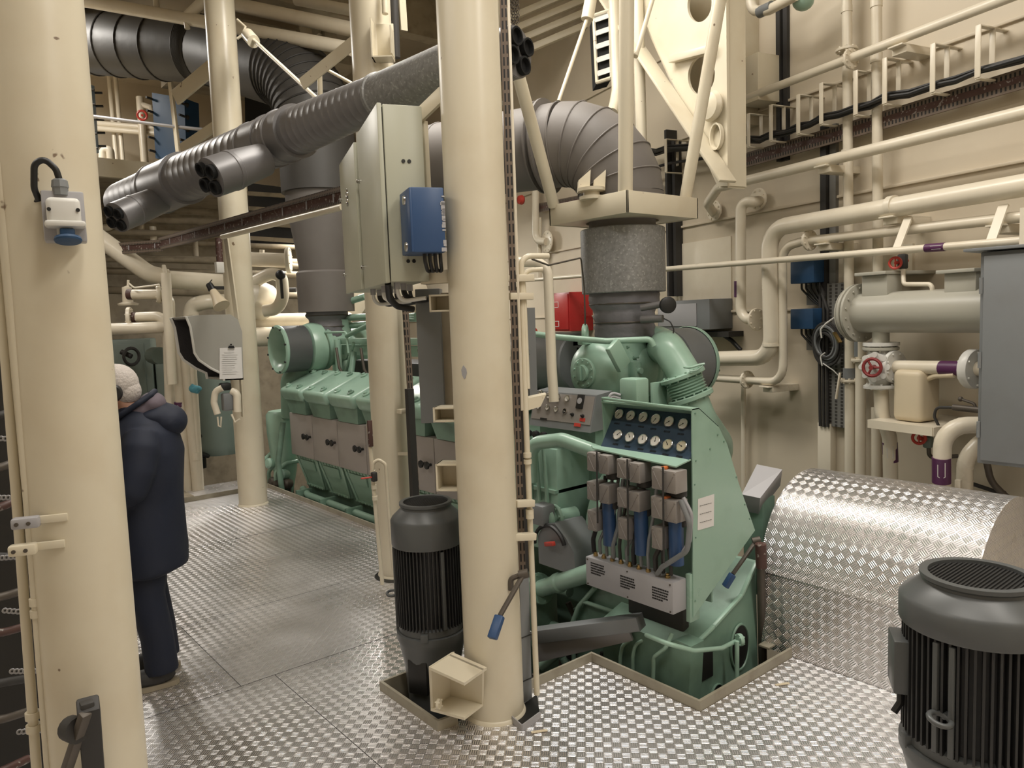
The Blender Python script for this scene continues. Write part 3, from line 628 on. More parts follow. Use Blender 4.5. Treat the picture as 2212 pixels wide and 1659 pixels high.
# ---------------------------------------------------------------- turbochargers
def turbo(T, label, near):
    t = thing('turbocharger', label, 'turbocharger', (0, 0, 0), T=T, group='turbochargers')
    f = MB(T)   # local: x along the rotor towards the silencer, z up, origin under the exhaust outlet on the rotor axis
    f.lathe([(.0, -.37), (.10, -.37), (.12, -.36), (.17, -.33), (.205, -.27), (.205, -.20), (.17, -.15), (.15, -.1)], (0, 0, 0), (1, 0, 0), 36); f.build('turbine_inlet_casing', 'green', t)
    f = MB(T); f.flange((-.375, 0, 0), (1, 0, 0), .095, .025, 10); f.lathe([(.05, -.41), (.055, -.375)], (0, 0, 0), (1, 0, 0), 20); f.build('end_cover', 'green', t)
    f = MB(T); f.box(-.43, -.41, -.018, .018, -.045, .045, .006); f.build('nameplate', 'greendk', t)
    f = MB(T); f.lathe([(.15, -.12), (.18, -.10), (.18, -.07), (.165, -.05), (.2, .0), (.2, .10), (.21, .11), (.21, .14)], (0, 0, 0), (1, 0, 0), 36)
    f.lathe([(.16, .0), (.15, .2), (.16, .26)], (0, 0, .03), (0, 0, 1), 28); f.build('exhaust_casing', 'green', t)
    f = MB(T)
    for x in (-.085, .125):
        for k in range(14):
            a = 2*pi*k/14; p = V((x-.02, .19*cos(a), .19*sin(a))); f.cyl(p, p+V((.045, 0, 0)), .009, n=6)
    f.build('casing_bolts', 'greendk', t)
    f = MB(T); f.lathe([(.21, .14), (.245, .16), (.245, .185), (.23, .2), (.27, .24), (.27, .32), (.25, .38), (.2, .40)], (0, 0, 0), (1, 0, 0), 40); f.build('compressor_casing', 'green', t)
    f = MB(T); f.lathe([(.2, .40), (.245, .41), (.245, .66), (.225, .68)], (0, 0, 0), (1, 0, 0), 44, (True, False)); f.build('air_silencer', 'motor' if not near else 'grey', t)
    if not near:
        f = MB(T)
        for k in (1, 2): f.box(.47, .60, -.248, -.244, -.02, .02, 0, M.Rotation(R(30*k-40), 4, 'X'))
        f.build('silencer_clasp', 'greylt', t)
    f = MB(T); f.lathe([(.25, .66), (.255, .67), (.255, .69), (.235, .70), (.20, .68), (.155, .60), (.13, .52), (.0, .50)], (0, 0, 0), (1, 0, 0), 44, (False, True)); f.build('bellmouth', 'green', t)
    f = MB(T)
    for k in range(8): a = 2*pi*(k+.3)/8; p = V((.69, .238*cos(a), .238*sin(a))); f.cyl(p, p+V((.02, 0, 0)), .01, n=8)
    f.build('bellmouth_bolts', 'black', t)
    f = MB(T); f.box(-.09, .02, -.14, .14, -.32, -.15, .02); f.box(-.10, .14, -.17, .17, -.36, -.31, .01); f.build('turbo_foot', 'green', t)
    f = MB(T)
    f.cyl((-.10, -.205, 0), (-.10, -.23, 0), .02, n=10)
    f.box(-.13, -.07, -.21, -.15, -.05, .06, .008); f.build('oil_inlet_block', 'green', t)
    return t
TN = rotz(0, (3.70, 3.32, 1.385)); tn = turbo(TN, 'green turbocharger below the exhaust stack, above the gauge stand', True)
TF = rotz(pi, (3.80, 7.60, 1.50)); tf = turbo(TF, 'green turbocharger at the far end of the engine with an open bell-shaped air intake', False)
# blower outlet of the near turbocharger with its bellows
f = MB(); P = [(3.98, 3.28, 1.5), (4.02, 3.05, 1.44), (3.98, 2.92, 1.26)]
a, b, c = PD(1440, 745, 4.55), PD(1480, 812, 4.45), PD(1488, 850, 4.4)
f.tube([V((4.0, 3.28, 1.48)), a, b, c], .1, 24, fil=.2, rr=None); f.build('blower_outlet', 'green', tn)
ax = (PD(1492, 858, 4.4)-PD(1470, 800, 4.4)).normalized(); f = MB(); q = PD(1474, 812, 4.4)
f.flange(q, ax, .135, .025, 12, br=.007); f.flange(PD(1492, 858, 4.4), ax, .135, .03, 12, br=.007); f.build('bellows_flange', 'green', tn)
f = MB(); L = (PD(1492, 858, 4.4)-q).length; pr_ = []
for k in range(13): pr_.append((.098+.016*(k % 2), .015+(L-.03)*k/12))
f.lathe(pr_, q, ax, 36); f.build('bellows', 'green', tn)
f = MB(); q2 = PD(1493, 862, 4.4); f.tube([q2, q2+ax*.12, V((3.95, 2.78, .9)), V((3.95, 2.9, .5))], .1, 24, fil=.12); f.build('air_elbow', 'green', tn)
f = MB(); f.tube([PD(1478, 793, 4.3), PD(1490, 795, 4.25), PD(1510, 788, 4.25), PD(1522, 786, 4.25)], .007, 8, fil=.03); f.tube([PD(1490, 802, 4.25), PD(1505, 800, 4.25), PD(1518, 790, 4.25)], .006, 8, fil=.03); f.build('thermometer_lead', 'green', tn)
f = MB(); f.tube([PD(1130, 718, 4.9), PD(1204, 728, 4.7), PD(1310, 737, 4.55), PD(1405, 733, 4.5), PD(1412, 748, 4.5)], .019, 14, fil=.05); f.build('air_pipe', 'green', tn)
f = MB(); c = PD(1264, 720, 4.7); f.torus(c, (.6, -.8, 0), .045, .017, 24, 8); f.box(-.05, .05, -.02, .02, -.07, -.03, .004, M.Translation(c)); f.build('lifting_lug', 'green', tn)
f = MB(); c = PD(1370, 845, 4.2); f.bc((0, 0, 0), (.11, .13, .15), .015, M.Translation(c)); f.build('junction_box', 'green', tn)
for k in range(3):
    f = MB(); f.tube([c+V((-.06, .05, -.02-.02*k)), c+V((-.10, .08, .0-.02*k)), c+V((-.13, .09, -.06))], .008, 8, fil=.03); f.build('conduit', 'greylt', tn)
f = MB(); f.box(-.055, .055, -.02, .02, -.09, .09, .012, M.Translation(PD(1335, 768, 4.45)) @ M.Rotation(R(-35), 4, 'Y')); f.build('access_cover', 'green', tn)
f = MB(); f.box(-.01, .12, -.01, .01, -.2, .05, .003, M.Translation(PD(1410, 845, 4.4))); f.build('stay_plate', 'green', tn)
# intake drum cooler seen past the middle column
f = MB(); f.lathe([(.20, 0), (.21, .01), (.21, .7), (.2, .72)], (3.72, 3.75, 1.42), (0, 1, 0), 32); tag(f.build('air_duct', 'grey'), 'short grey steel duct lying on the engine left of the near turbocharger', 'duct')
# ---------------------------------------------------------------- exhaust stacks
def stack(x, y, z0, label, sleeve='galv'):
    t = thing('exhaust_stack', label, 'exhaust pipe', (x, y, z0), group='exhaust stacks')
    rng = random.Random(int(x*100+y))
    f = MB(); pf = [(.185, z0)]
    for k in range(14):
        pf.append((.19+.012*rng.random()+(.03 if k > 8 else 0), z0+.02+.023*k))
    f.lathe(pf+[(.22, 1.89), (.2, 1.91)], (x, y, 0), (0, 0, 1), 30)
    for v in f.bm.verts: v.co += V((rng.uniform(-.006, .006), rng.uniform(-.006, .006), rng.uniform(-.004, .004)))
    f.build('insulation_blanket', 'blanket', t, auto=60)
    f = MB(); f.torus((x, y, z0+.12), (0, 0, 1), .20, .006, 30, 6); f.torus((x, y, z0+.24), (0, 0, 1), .225, .006, 30, 6); f.build('blanket_strap', 'iron', t)
    return t
es = stack(3.72, 3.33, 1.57, 'grey lagged exhaust stack with galvanised sleeve rising from the near turbocharger')
f = MB(); f.lathe([(.268, 1.88), (.272, 1.885), (.272, 2.285), (.268, 2.29), (.22, 2.29)], (3.72, 3.33, 0), (0, 0, 1), 40); f.build('sleeve', 'galv', es)
f = MB(); f.lathe([(.215, 2.27), (.215, 2.62)], (3.72, 3.33, 0), (0, 0, 1), 36); f.build('neck', 'lag', es)
def elbow(t, c0, d0, d1, r, Rb, segs, mat='lag'):
    "segmented lagged bend from direction d0 to d1"
    d0, d1 = V(d0).normalized(), V(d1).normalized(); cc = V(c0)+d1*Rb
    ax_ = d0.cross(d1).normalized(); pts = [cc+M.Rotation(pi/2*i/segs, 3, ax_) @ (-d1*Rb) for i in range(segs+1)]
    f = MB(); f.tube(pts, r, 32); f.build('lagged_elbow', mat, t)
    for i in range(segs+1):
        f = MB(); dd = M.Rotation(pi/2*i/segs, 3, ax_) @ d0; f.torus(pts[i], dd, r+.001, .006, 36, 6); f.build('lagging_seam', mat, t)
    return pts[-1]
RE = .272; f = MB(); f.lathe([(RE, 2.46), (RE+.006, 2.465), (RE+.006, 2.48), (RE, 2.485), (RE, 2.51)], (3.72, 3.33, 0), (0, 0, 1), 36); f.build('lagged_pipe', 'lag', es)
hd = V((-.40, .917, 0)); pe = elbow(es, (3.72, 3.33, 2.48), (0, 0, 1), hd, RE, .40, 6)
f = MB(); f.lathe([(RE, 0), (RE, .10), (RE+.04, .10), (RE+.04, .115), (RE, .115), (RE, .14), (RE+.03, .15), (RE+.03, .16), (RE, .165), (RE, .95)], pe, hd, 40); f.build('lagged_pipe', 'lag', es)
elbow(es, pe+hd*.93, hd, (.917, .40, 0), RE, .4, 5)
f = MB(); f.tube([PD(1385, 665, 4.65), PD(1425, 658, 4.6), PD(1438, 658, 4.58)], .022, 14); f.build('thermometer_pocket', 'duct', es)
f = MB(); q = PD(1440, 659, 4.55); f.lathe([(.048, 0), (.05, .01), (.05, .03), (.04, .035)], q, -ray(1440, 659)+V((.4, -.1, 0)), 24); f.build('thermometer', 'black', es)
f = MB(); f.tube([PD(1385, 690, 4.65), PD(1432, 688, 4.58)], .024, 14); f.build('thermometer_pocket', 'duct', es)
f = MB(); f.tube([PD(1434, 688, 4.57), PD(1448, 695, 4.55), PD(1456, 712, 4.55), PD(1452, 728, 4.55)], .004, 6, fil=.03); f.build('sensor_lead', 'black', es)
f = MB(); f.tube([PD(1395, 410, 4.9), PD(1432, 412, 4.9)], .035, 16); f.build('pipe_stub', 'lag', es)
# far stack and the dark lagged pipes in the upper left
ef = stack(3.70, 7.62, 1.60, 'grey lagged exhaust stack at the far end of the engine, left of the control cabinet')
f = MB(); f.lathe([(.30, 1.88), (.30, 2.30), (.28, 2.32)], (3.70, 7.62, 0), (0, 0, 1), 40); f.build('sleeve', 'lag', ef)
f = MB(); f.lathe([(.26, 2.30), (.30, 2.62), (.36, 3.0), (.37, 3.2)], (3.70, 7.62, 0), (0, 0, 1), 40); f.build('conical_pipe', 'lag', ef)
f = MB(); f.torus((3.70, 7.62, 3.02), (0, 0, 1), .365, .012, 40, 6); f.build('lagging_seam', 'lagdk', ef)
# ================================================================ PIPES AND FITTINGS ON THE HULL WALL
def pipe(label, pts, r, mat='pipe', fil=0., n=16, name='pipe', cat='pipe', group=None):
    f = MB(); f.tube(pts, r, n, fil); return tag(f.build(name, mat), label, cat, group)
def fl(o, p, ax, r, t=.018, bolts=8, mat='pipe', name='flange'):
    f = MB(); f.flange(p, ax, r, t, bolts, br=.007); return f.build(name, mat, o)
def band(o, pts, r, mat='purple', marks=3):
    f = MB(); f.tube(pts, r+.002, 16); b = f.build('marker_band', mat, o)
    a, c = V(pts[0]), V(pts[-1]); d = (c-a); f = MB(); vd = (EYE-(a+c)/2).normalized()
    sd = d.normalized().cross(vd).normalized()
    w_ = r*.38; o_ = vd*(r*.93+.003); p_ = [a+d*.22+o_-sd*w_, a+d*.78+o_-sd*w_, a+d*.84+o_, a+d*.78+o_+sd*w_, a+d*.30+o_+sd*w_]
    for u_, v_ in zip(p_, p_[1:]): f.bar(u_, v_, .006, .004)
    if marks > 2: f.bar(p_[0].lerp(p_[4], .5), p_[1].lerp(p_[3], .5), .005, .004)
    f.build('band_marking', 'white', b)
def wbracket(o, x, y, oo, r, mat='pipe'):
    "small shelf bracket holding a pipe off the wall"
    p = PW(x, y, oo); f = MB(); T = WF @ M.Translation(WI @ p)
    f.box(-.05, .05, -.05, oo, -r-.012, -r-.002, .002, T); f.box(-.05, .05, -.01, oo, -r-.05, -r-.01, .002, T)
    f.build('pipe_bracket', mat, o)
def wline(a, b, o, n=2): return [PW(a[0]+(b[0]-a[0])*i/(n-1), a[1]+(b[1]-a[1])*i/(n-1), o) for i in range(n)]
# two risers
o = pipe('left of the two thin cream risers running up the right wall past the cable tray', [PW(1825, -560, .12), PW(1834, 645, .12)], .032); f = MB()
for y in (20, 330): f = MB(); q = PW(1829, y, .12); f.cyl(q-V((0, 0, .02)), q+V((0, 0, .02)), .036); f.build('pipe_joint', 'pipe', o)
fl(o, PW(1829, 108, .12), (0, 0, 1), .07)
o = pipe('right of the two thin cream risers running up the right wall past the cable tray', [PW(1890, -560, .12), PW(1897, 640, .12)], .032); f = MB()
for y in (5, 125): f = MB(); q = PW(1893, y, .12); f.cyl(q-V((0, 0, .03)), q+V((0, 0, .03)), .037); f.build('pipe_joint', 'pipe', o)
# sloping horizontal runs, named by what is beside them
o = pipe('top cream pipe crossing the right wall above the row of cable hooks', [PW(1510, 251, .24)]+wline((1535, 242), (3000, -321), .24), .029)
fl(o, PW(1838, 127, .24), WD, .065); wbracket(o, 1945, 88, .24, .029)
o = pipe('cream pipe just under the brown cable tray on the right wall', [PW(1543, 462, .02), PW(1528, 440, .22), PW(1552, 405, .28), PW(3000, 49, .28)], .037, fil=.1)
fl(o, PW(1543, 455, .05), WN, .085); wbracket(o, 1782, 345, .28, .037)
o = pipe('thickest cream pipe on the right wall, dropping past the U-shaped pipe and turning left', [PW(1500, 776, .3), PW(1668, 772, .3), PW(1661, 494, .3), PW(3000, 266, .3)], .060, fil=.16, n=22)
wbracket(o, 1925, 445, .3, .06); f = MB(); q = PW(1928, 446, .3); f.cyl(q-WD*.02, q+WD*.02, .066); f.build('pipe_collar', 'pipe', o); f = MB(); q = PW(1666, 745, .3); f.cyl(q-V((0, 0, .01)), q+V((0, 0, .01)), .065); f.build('pipe_collar', 'pipe', o)
o = pipe('cream pipe that bends down beside the two blue boxes and runs left with a flange', [PW(1490, 813, .26), PW(1692, 826, .26), PW(1690, 535, .26), PW(1735, 521, .26), PW(3000, 380, .26)], .031, fil=.13)
fl(o, PW(1749, 519, .26), WD, .072); fl(o, PW(1614, 820, .26), WD, .07); wbracket(o, 1782, 515, .26, .031); wbracket(o, 2160, 472, .26, .031); wbracket(o, 1660, 824, .26, .031)
o = pipe('long thin cream pipe crossing the right wall just above the two blue boxes', [PW(1130, 606, .42), PW(3000, 456, .42)], .022)
band(o, wline((2000, 536), (2042, 533), .42), .022, marks=4)
for x, y in ((1935, 543), (2140, 524)):
    f = MB(); q = PW(x, y, .42); f.bar(q, q+V((.12, -.02, .20)), .05, .012); f.build('strap_hanger', 'pipe', o)
o = pipe('U-shaped cream pipe with a purple band between the exhaust stack and the blue boxes', [PW(1640, 432, .02), PW(1636, 436, .2), PW(1600, 436, .24), PW(1600, 690, .24), PW(1640, 690, .24), PW(1644, 690, .05)], .040, fil=.12)
band(o, [PW(1597, 607, .24), PW(1597, 642, .24)], .040, marks=2); fl(o, PW(1634, 690, .24), WD, .085); fl(o, PW(1638, 430, .06), WN, .085)
pipe('thin vertical cream pipe on the wall below the flange, left of the blue boxes', [PW(1606, 835, .06), PW(1606, 1080, .06)], .020)
o = pipe('first lower riser under the grey cooler, on the left beside the slotted tray', [PW(1836, 640, .13), PW(1836, 1080, .13)], .034); f = MB(); f.tube([PW(1834, 645, .13), PW(1834, 690, .13)], .04); f.tube([PW(1836, 795, .13), PW(1836, 818, .13)], .045); f.build('grey_sleeve', 'grey', o); fl(o, PW(1836, 822, .13), (0, 0, 1), .06)
f = MB(); f.bar(PW(1815, 805, .2), PW(1806, 862, .22), .02, .012, .003); f.build('cock_lever', 'pipe', o)
o = pipe('second lower riser under the grey cooler, next to the red handwheel valve', [PW(1859, 700, .13), PW(1859, 1080, .13)], .034); f = MB(); f.tube([PW(1857, 700, .13), PW(1857, 770, .13)], .036); f.build('grey_sleeve', 'grey', o); fl(o, PW(1859, 778, .13), (0, 0, 1), .06)
pipe('third lower riser, standing behind the jerrycan shelf', [PW(1892, 880, .08), PW(1892, 1090, .08)], .03)
# hooks with black cables, brown tray
for i, (x, yt, yb) in enumerate(((1617, 245, 317), (1665.5, 226, 304), (1724.6, 204, 289), (1774.5, 179, 268), (1849, 152, 248), (1912, 125, 224), (2016, 94, 199), (2114, 54, 167), (1438, 300, 372))):
    names = ['first', 'second', 'third', 'fourth', 'fifth', 'sixth', 'seventh', 'eighth']
    lab = 'cream cable hook on the right wall, %s from the left in its row' % names[i] if i < 8 else 'cream cable hook between the exhaust stack and the sloping web plate'
    a, b = WL(x, yt, .24), WL(x, yb, .24); f = MB(WF)
    f.box(a.x-.016, a.x+.016, -.246, -.238, b.z, a.z, .002); f.box(a.x-.016, a.x+.016, -.24, 0, a.z-.008, a.z, .002)
    f.box(a.x-.016, a.x+.016, -.24, 0, b.z-.008, b.z, .002); f.box(a.x-.016, a.x+.016, -.12, -.112, b.z+.06, a.z, .002)
    tag(f.build('cable_hook', 'pipe'), lab, 'hook', 'cable hooks on the right wall')
cx = [(1395, 330), (1440, 326), (1560, 312), (1617, 306), (1666, 296), (1725, 279), (1775, 258), (1849, 238), (1912, 214), (2016, 189), (2114, 158), (2300, 100), (2900, -87)]
for k in range(7):
    rng = random.Random(k); o_ = .135+.028*(k % 4); dy = 4-5*(k//3)
    pts = []
    for i, (x, y) in enumerate(cx):
        pts.append(PW(x, y+dy-4+rng.uniform(-2, 2), o_))
        if i < len(cx)-1: x2, y2 = cx[i+1]; pts.append(PW((x+x2)/2, (y+y2)/2+dy+rng.uniform(-2, 3), o_))
    f = MB(); f.tube(pts, .0115 if k else .006, 8)
    names = ['thin green earth', 'front lowest black', 'second black', 'rear lowest black', 'middle black', 'upper front black', 'upper rear black']
    tag(f.build('cable', 'black' if k else 'greendk'), names[k]+' cable lying in the row of cable hooks on the right wall', 'cable', 'cables in the wall hooks')
for (x, y, s) in ((1440, 345, 0),):
    pipe('black cable running to the exhaust stack below the sloping web plate', [PW(1390, 368, .14), PW(1450, 352, .16), PW(1520, 342, .15)], .013, 'black', name='cable', cat='cable')
def tray(label, pts, hh, wid, side, mat='brown'):
    "slotted cable tray: brown web with two perforated rims; pts along its middle, side = direction it opens to"
    t = thing('cable_tray', label, 'cable tray', pts[0], 0)
    for a, b in zip(pts, pts[1:]):
        d = (b-a); L = d.length; x = d.normalized(); y = V(side).normalized(); z = x.cross(y).normalized()
        if z.z < 0: z = -z
        y = z.cross(x); T = M(((x.x, y.x, z.x, a.x), (x.y, y.y, z.y, a.y), (x.z, y.z, z.z, a.z), (0, 0, 0, 1)))
        f = MB(T); f.box(0, L, -.003, .003, -hh/2, hh/2); f.build('web', mat, t)
        for s in (-1, 1):
            f = MB(T); f.box(0, L, -.004 if s else 0, .012, s*hh/2-.018, s*hh/2+.018)
            Ti = T.inverted(); f.build('slotted_rim', 'perf', t, uvf=lambda c, n, Ti=Ti: ((Ti @ c).x, (Ti @ c).z))
        f = MB(T); k = .12
        while k < L: f.box(k-.006, k+.006, .0, .008, -hh/2, hh/2); k += .42
        f.build('tray_strap', 'greylt', t)
    return t
tray('brown slotted cable tray running up the right wall under the black cables', [PW(1556, 362, .10), PW(1800, 292, .10), PW(2900, -38, .10)], .075, .1, WN)
tray('brown cable tray low behind the exhaust elbow on the right wall', [PW(1150, 452, .10), PW(1290, 425, .10), PW(1420, 398, .10)], .07, .1, WN)
pipe('cream conduit along the lower side of the tray behind the exhaust elbow', [PW(1165, 600, .1), PW(1165, 470, .1)], .03)
# vertical slotted trays, blue boxes and the cable coil
f = MB(WF); a, b = WL(1686, -40, .05), WL(1694, 345, .05); f.box(a.x-.05, a.x-.01, -.05, 0, b.z, a.z+.3); f.box(a.x-.0, a.x+.04, -.03, 0, b.z, a.z+.3)
Ti = WI; tag(f.build('vertical_cable_tray', 'dark'), 'dark vertical cable tray at the top of the right wall, left of the two risers', 'cable tray')
f = MB(WF); a, b = WL(1786, 270, .05), WL(1790, 640, .05); f.box(a.x-.05, a.x+.0, -.06, 0, b.z, a.z); tag(f.build('vertical_cable_tray', 'dark'), 'black vertical cable run behind the pipes, leading down to the blue boxes', 'cable tray')
f = MB(WF); f.box(a.x+.005, a.x+.06, -.03, 0, b.z, a.z); tag(f.build('vertical_cable_tray', 'perfg'), 'narrow grey slotted strip beside the black vertical cable run', 'cable tray')
a, b = WL(1796, 612, .04), WL(1832, 925, .04); f = MB(WF); f.box(a.x-.03, b.x+.02, -.05, -.03, b.z, a.z)
tag(f.build('vertical_cable_tray', 'perfg', uvf=lambda c, n: ((WI @ c).x, c.z)), 'wide grey slotted plate behind the coil of cable', 'cable tray')
a, b = WL(1768, 912, .05), WL(1796, 1060, .05); f = MB(WF); f.box(a.x, b.x, -.06, 0, b.z-.1, a.z, .004); tag(f.build('cable_cover', 'pipe'), 'cream sheet metal cable cover standing below the coil of cable', 'cover')
for k, (x, y0, y1) in enumerate(((1772, 600, 920), (1780, 605, 922), (1788, 640, 922))):
    pipe(['first black cable down the slotted plate under the blue boxes', 'second black cable down the slotted plate under the blue boxes', 'third black cable down the slotted plate under the blue boxes'][k], [PW(1762+k*3, 600+6*k, .08), PW(x, y0+30, .07), PW(x-2, (y0+y1)/2, .07), PW(x, y1, .07)], .012, 'dark', fil=.04, n=8, name='cable', cat='cable', group='cables under the blue boxes')
for (x0, x1, y0, y1, w_) in ((1707, 1772, 566, 610, 'upper'), (1707, 1770, 668, 711, 'lower')):
    t = thing('junction_box', w_+' of the two small blue junction boxes on the right wall', 'junction box', PW(x0, y1, .0), group='blue junction boxes')
    a, b = WL(x0, y0, .16), WL(x1-14, y1, .16); f = MB(WF); f.box(a.x, b.x, -.16, 0, b.z, a.z, .006); f.build('box_body', 'bluehx', t)
    for k in range(5):
        f = MB(); xx = a.x+.02+(b.x-a.x)*(.1+.19*k); p = WF @ V((xx, -.09, b.z)); q = WF @ V((a.x+.19+.01*k, -.05, b.z-.18)); f.tube([p, p-V((0, 0, .04)), (p+q)/2-V((0, 0, .03)), q], .008, 8, fil=.03); f.build('cable', 'black', t)
    f = MB(WF); f.box(a.x+.05, a.x+.15, -.05, -.03, b.z-.16, b.z-.01); f.build('bracket', 'perfg', t)
t = thing('cable_coil', 'coil of dark cable with white ties hanging on the wall below the blue boxes', 'cable coil', PW(1784, 795, .1))
for k in range(13):
    rng = random.Random(k); c = PW(1784+rng.uniform(-5, 5), 742+rng.uniform(-7, 7), .10+.012*(k % 5)); f = MB(M.Translation(c) @ M.Rotation(rng.uniform(-.1, .1), 4, 'X') @ M.Diagonal((1, 1, 1.22, 1))); f.torus((0, 0, 0), WN+V((rng.uniform(-.15, .15), 0, rng.uniform(-.1, .1))), .075+.045*((k*5) % 13)/13, .0095, 30, 6); f.build('loop', 'dark' if k % 3 else 'grey', t)
f = MB(); f.tube([PW(1775, 730, .2), PW(1772, 712, .21), PW(1785, 698, .2), PW(1804, 685, .16)], .006, 8, fil=.03); f.tube([PW(1776, 790, .2), PW(1772, 770, .2), PW(1782, 762, .2)], .005, 8, fil=.02); f.tube([PW(1778, 785, .2), PW(1800, 800, .19), PW(1815, 815, .16)], .004, 8); f.build('tie', 'white', t)
f = MB(); f.bar(PW(1802, 718, .19), PW(1815, 740, .19), .03, .012); f.build('brass_tag', 'brass', t)
# cooler tank with its pipework
ct = thing('cooler', 'horizontal light grey cylindrical cooler with a bolted end flange on the right wall', 'heat exchanger', PW(1990, 716, .35))
a, b = PW(1862, 676, .36), PW(2350, 677, .36); b.z = a.z; ax = (b-a).normalized(); f = MB(); L = (b-a).length
f.lathe([(.125, 0), (.125, L)], a, ax, 40); f.build('shell', 'cooler', ct)
f = MB(); f.flange(a-ax*.005, ax, .185, .022, 16, .158); f.flange(a-ax*.035, ax, .185, .022, 16, .158); f.lathe([(.18, -.05), (.17, -.07), (.10, -.10), (.0, -.105)], a, ax, 36); f.build('end_flange', 'cooler', ct)
for (x, yy) in ((1905, 600), (2090, 575)):
    f = MB(); q = PW(x, 640, .36); T = WF @ M.Translation(WI @ q); f.box(-.09, .09, -.07, .07, -.05, .13, .006, T); f.box(-.12, .10, -.10, .36, .13, .15, .003, T); f.build('saddle', 'cooler', ct)
f = MB(); f.lathe([(.05, -.23), (.05, -.1)], PW(1903, 676, .36), (0, 0, 1), 24); f.flange(PW(1903, 676, .36)+V((0, 0, -.22)), (0, 0, 1), .105, .02, 8); f.build('nozzle', 'cooler', ct)
vv = thing('handwheel_valve', 'white three-way valve with a dark red handwheel below the grey cooler', 'valve', PW(1903, 830, .36))
c = PW(1903, 790, .36); f = MB(); f.lathe([(.10, -.14), (.10, -.125), (.06, -.12), (.085, -.05), (.09, 0), (.085, .05), (.06, .12), (.105, .125), (.105, .145)], c, (0, 0, 1), 28); f.build('valve_body', 'white', vv)
vd = (WN-WD*.35).normalized(); f = MB()
for k in range(8):
    a_ = 2*pi*k/8; q = frame(vd, c+vd*.10) @ V((.075*cos(a_), .075*sin(a_), 0)); f.cyl(q-vd*.015, q+vd*.02, .018, n=10)
f.lathe([(.085, .07), (.085, .11)], c, vd, 28); f.build('bonnet', 'white', vv)
f = MB(); f.torus(c+vd*.15, vd, .052, .010, 28, 8); f.lathe([(.014, .1), (.014, .17)], c, vd, 12); q = frame(vd, c+vd*.15)
for k in range(3): f.tube([c+vd*.15, q @ V((.052*cos(2.1*k), .052*sin(2.1*k), 0))], .007, 8)
f.build('handwheel', 'darkred', vv)
o = pipe('white branch pipe with a purple band running right from the handwheel valve', [PW(1925, 792, .36), PW(2150, 797, .36)], .040); fl(o, PW(1932, 792, .36), WD, .10, .025, 8, 'white'); fl(o, PW(2102, 797, .36), WD, .11, .05, 6, 'white'); band(o, wline((2033, 795), (2080, 796), .36), .040)
o = pipe('white pipe with a purple band curving down from the handwheel valve behind the jerrycan shelf', [PW(1903, 830, .36), PW(1905, 895, .36), PW(1922, 945, .33), PW(1925, 1090, .3)], .043, fil=.2); band(o, [PW(1922, 955, .325), PW(1924, 997, .315)], .043); fl(o, PW(1905, 834, .36), (0, 0, 1), .1, .02, 8, 'white')
o = pipe('thin pipe with a small red wheel valve above the grey cooler', [PW(1950, 560, .3), PW(1952, 614, .36), PW(2014, 614, .38), PW(2014, 640, .38)], .013, fil=.03); c = PW(1950, 565, .32)
f = MB(); f.bc((0, 0, 0), (.05, .05, .09), .01, M.Translation(c)); f.build('valve_block', 'dark', o); f = MB(); q = PW(1934, 568, .38); f.torus(q, WN-WD*.6, .032, .008, 20, 8); f.lathe([(.01, 0), (.01, .1)], q, c-q, 10); f.bar(q-V((0, 0, .03)), q+V((0, 0, .03)), .008, .006); f.build('red_wheel', 'redw', o)
f = MB(WF); a, b = WL(1887, 598, .0), WL(1975, 560, .0); f.box(a.x, b.x, -.02, 0, a.z, b.z+.1); f.build('backing_plate', 'pipe', o)
# shelf with the jerrycan
sh = thing('wall_shelf', 'small cream sheet metal shelf on the right wall carrying a jerrycan', 'shelf', PW(1960, 925, .3))
p0, p1, p2 = PW(1885, 905, .46), PW(2025, 922, .46), PW(2050, 903, .1); z = p0.z; a, b = WI @ p0, WI @ p1
f = MB(WF); f.box(a.x, b.x, -.5, -.0, z-.006, z); f.box(a.x, b.x, -.506, -.5, z-.05, z+.0, 0); f.box(b.x, b.x+.006, -.5, 0, z-.05, z); f.build('shelf_board', 'pipe', sh)
jc = thing('jerrycan', 'pale plastic jerrycan standing on the small wall shelf', 'jerrycan', WF @ V(((a.x+b.x)/2+.03, -.33, z)))
q = WI @ PW(1980, 900, .33); f = MB(WF); f.box(q.x-.095, q.x+.095, -.43, -.24, z+.001, z+.31, .035, None, 4); f.build('can_body', 'jug', jc)
f = MB(); q1 = PW(1994, 822, .35); f.tube([q1, PW(2020, 812, .37), PW(2062, 810, .38)], .016, 12); f.build('hose', 'jug', jc)
f = MB(); f.sph(q1, .024); f.build('orange_cap', 'redw', jc)
o = pipe('thin dark hose curling over the right end of the jerrycan shelf', [PW(2030, 925, .4), PW(2018, 900, .42), PW(2022, 880, .42), PW(2060, 880, .42)], .008, 'dark', fil=.05, name='hose', cat='hose')
f = MB(); f.cyl(PW(2060, 880, .42), PW(2118, 886, .42), .018); f.tube([PW(2075, 862, .42), PW(2105, 872, .42), PW(2108, 884, .42)], .008, 8, fil=.02); f.sph(PW(2075, 862, .42), .014); f.build('cock', 'iron', o)
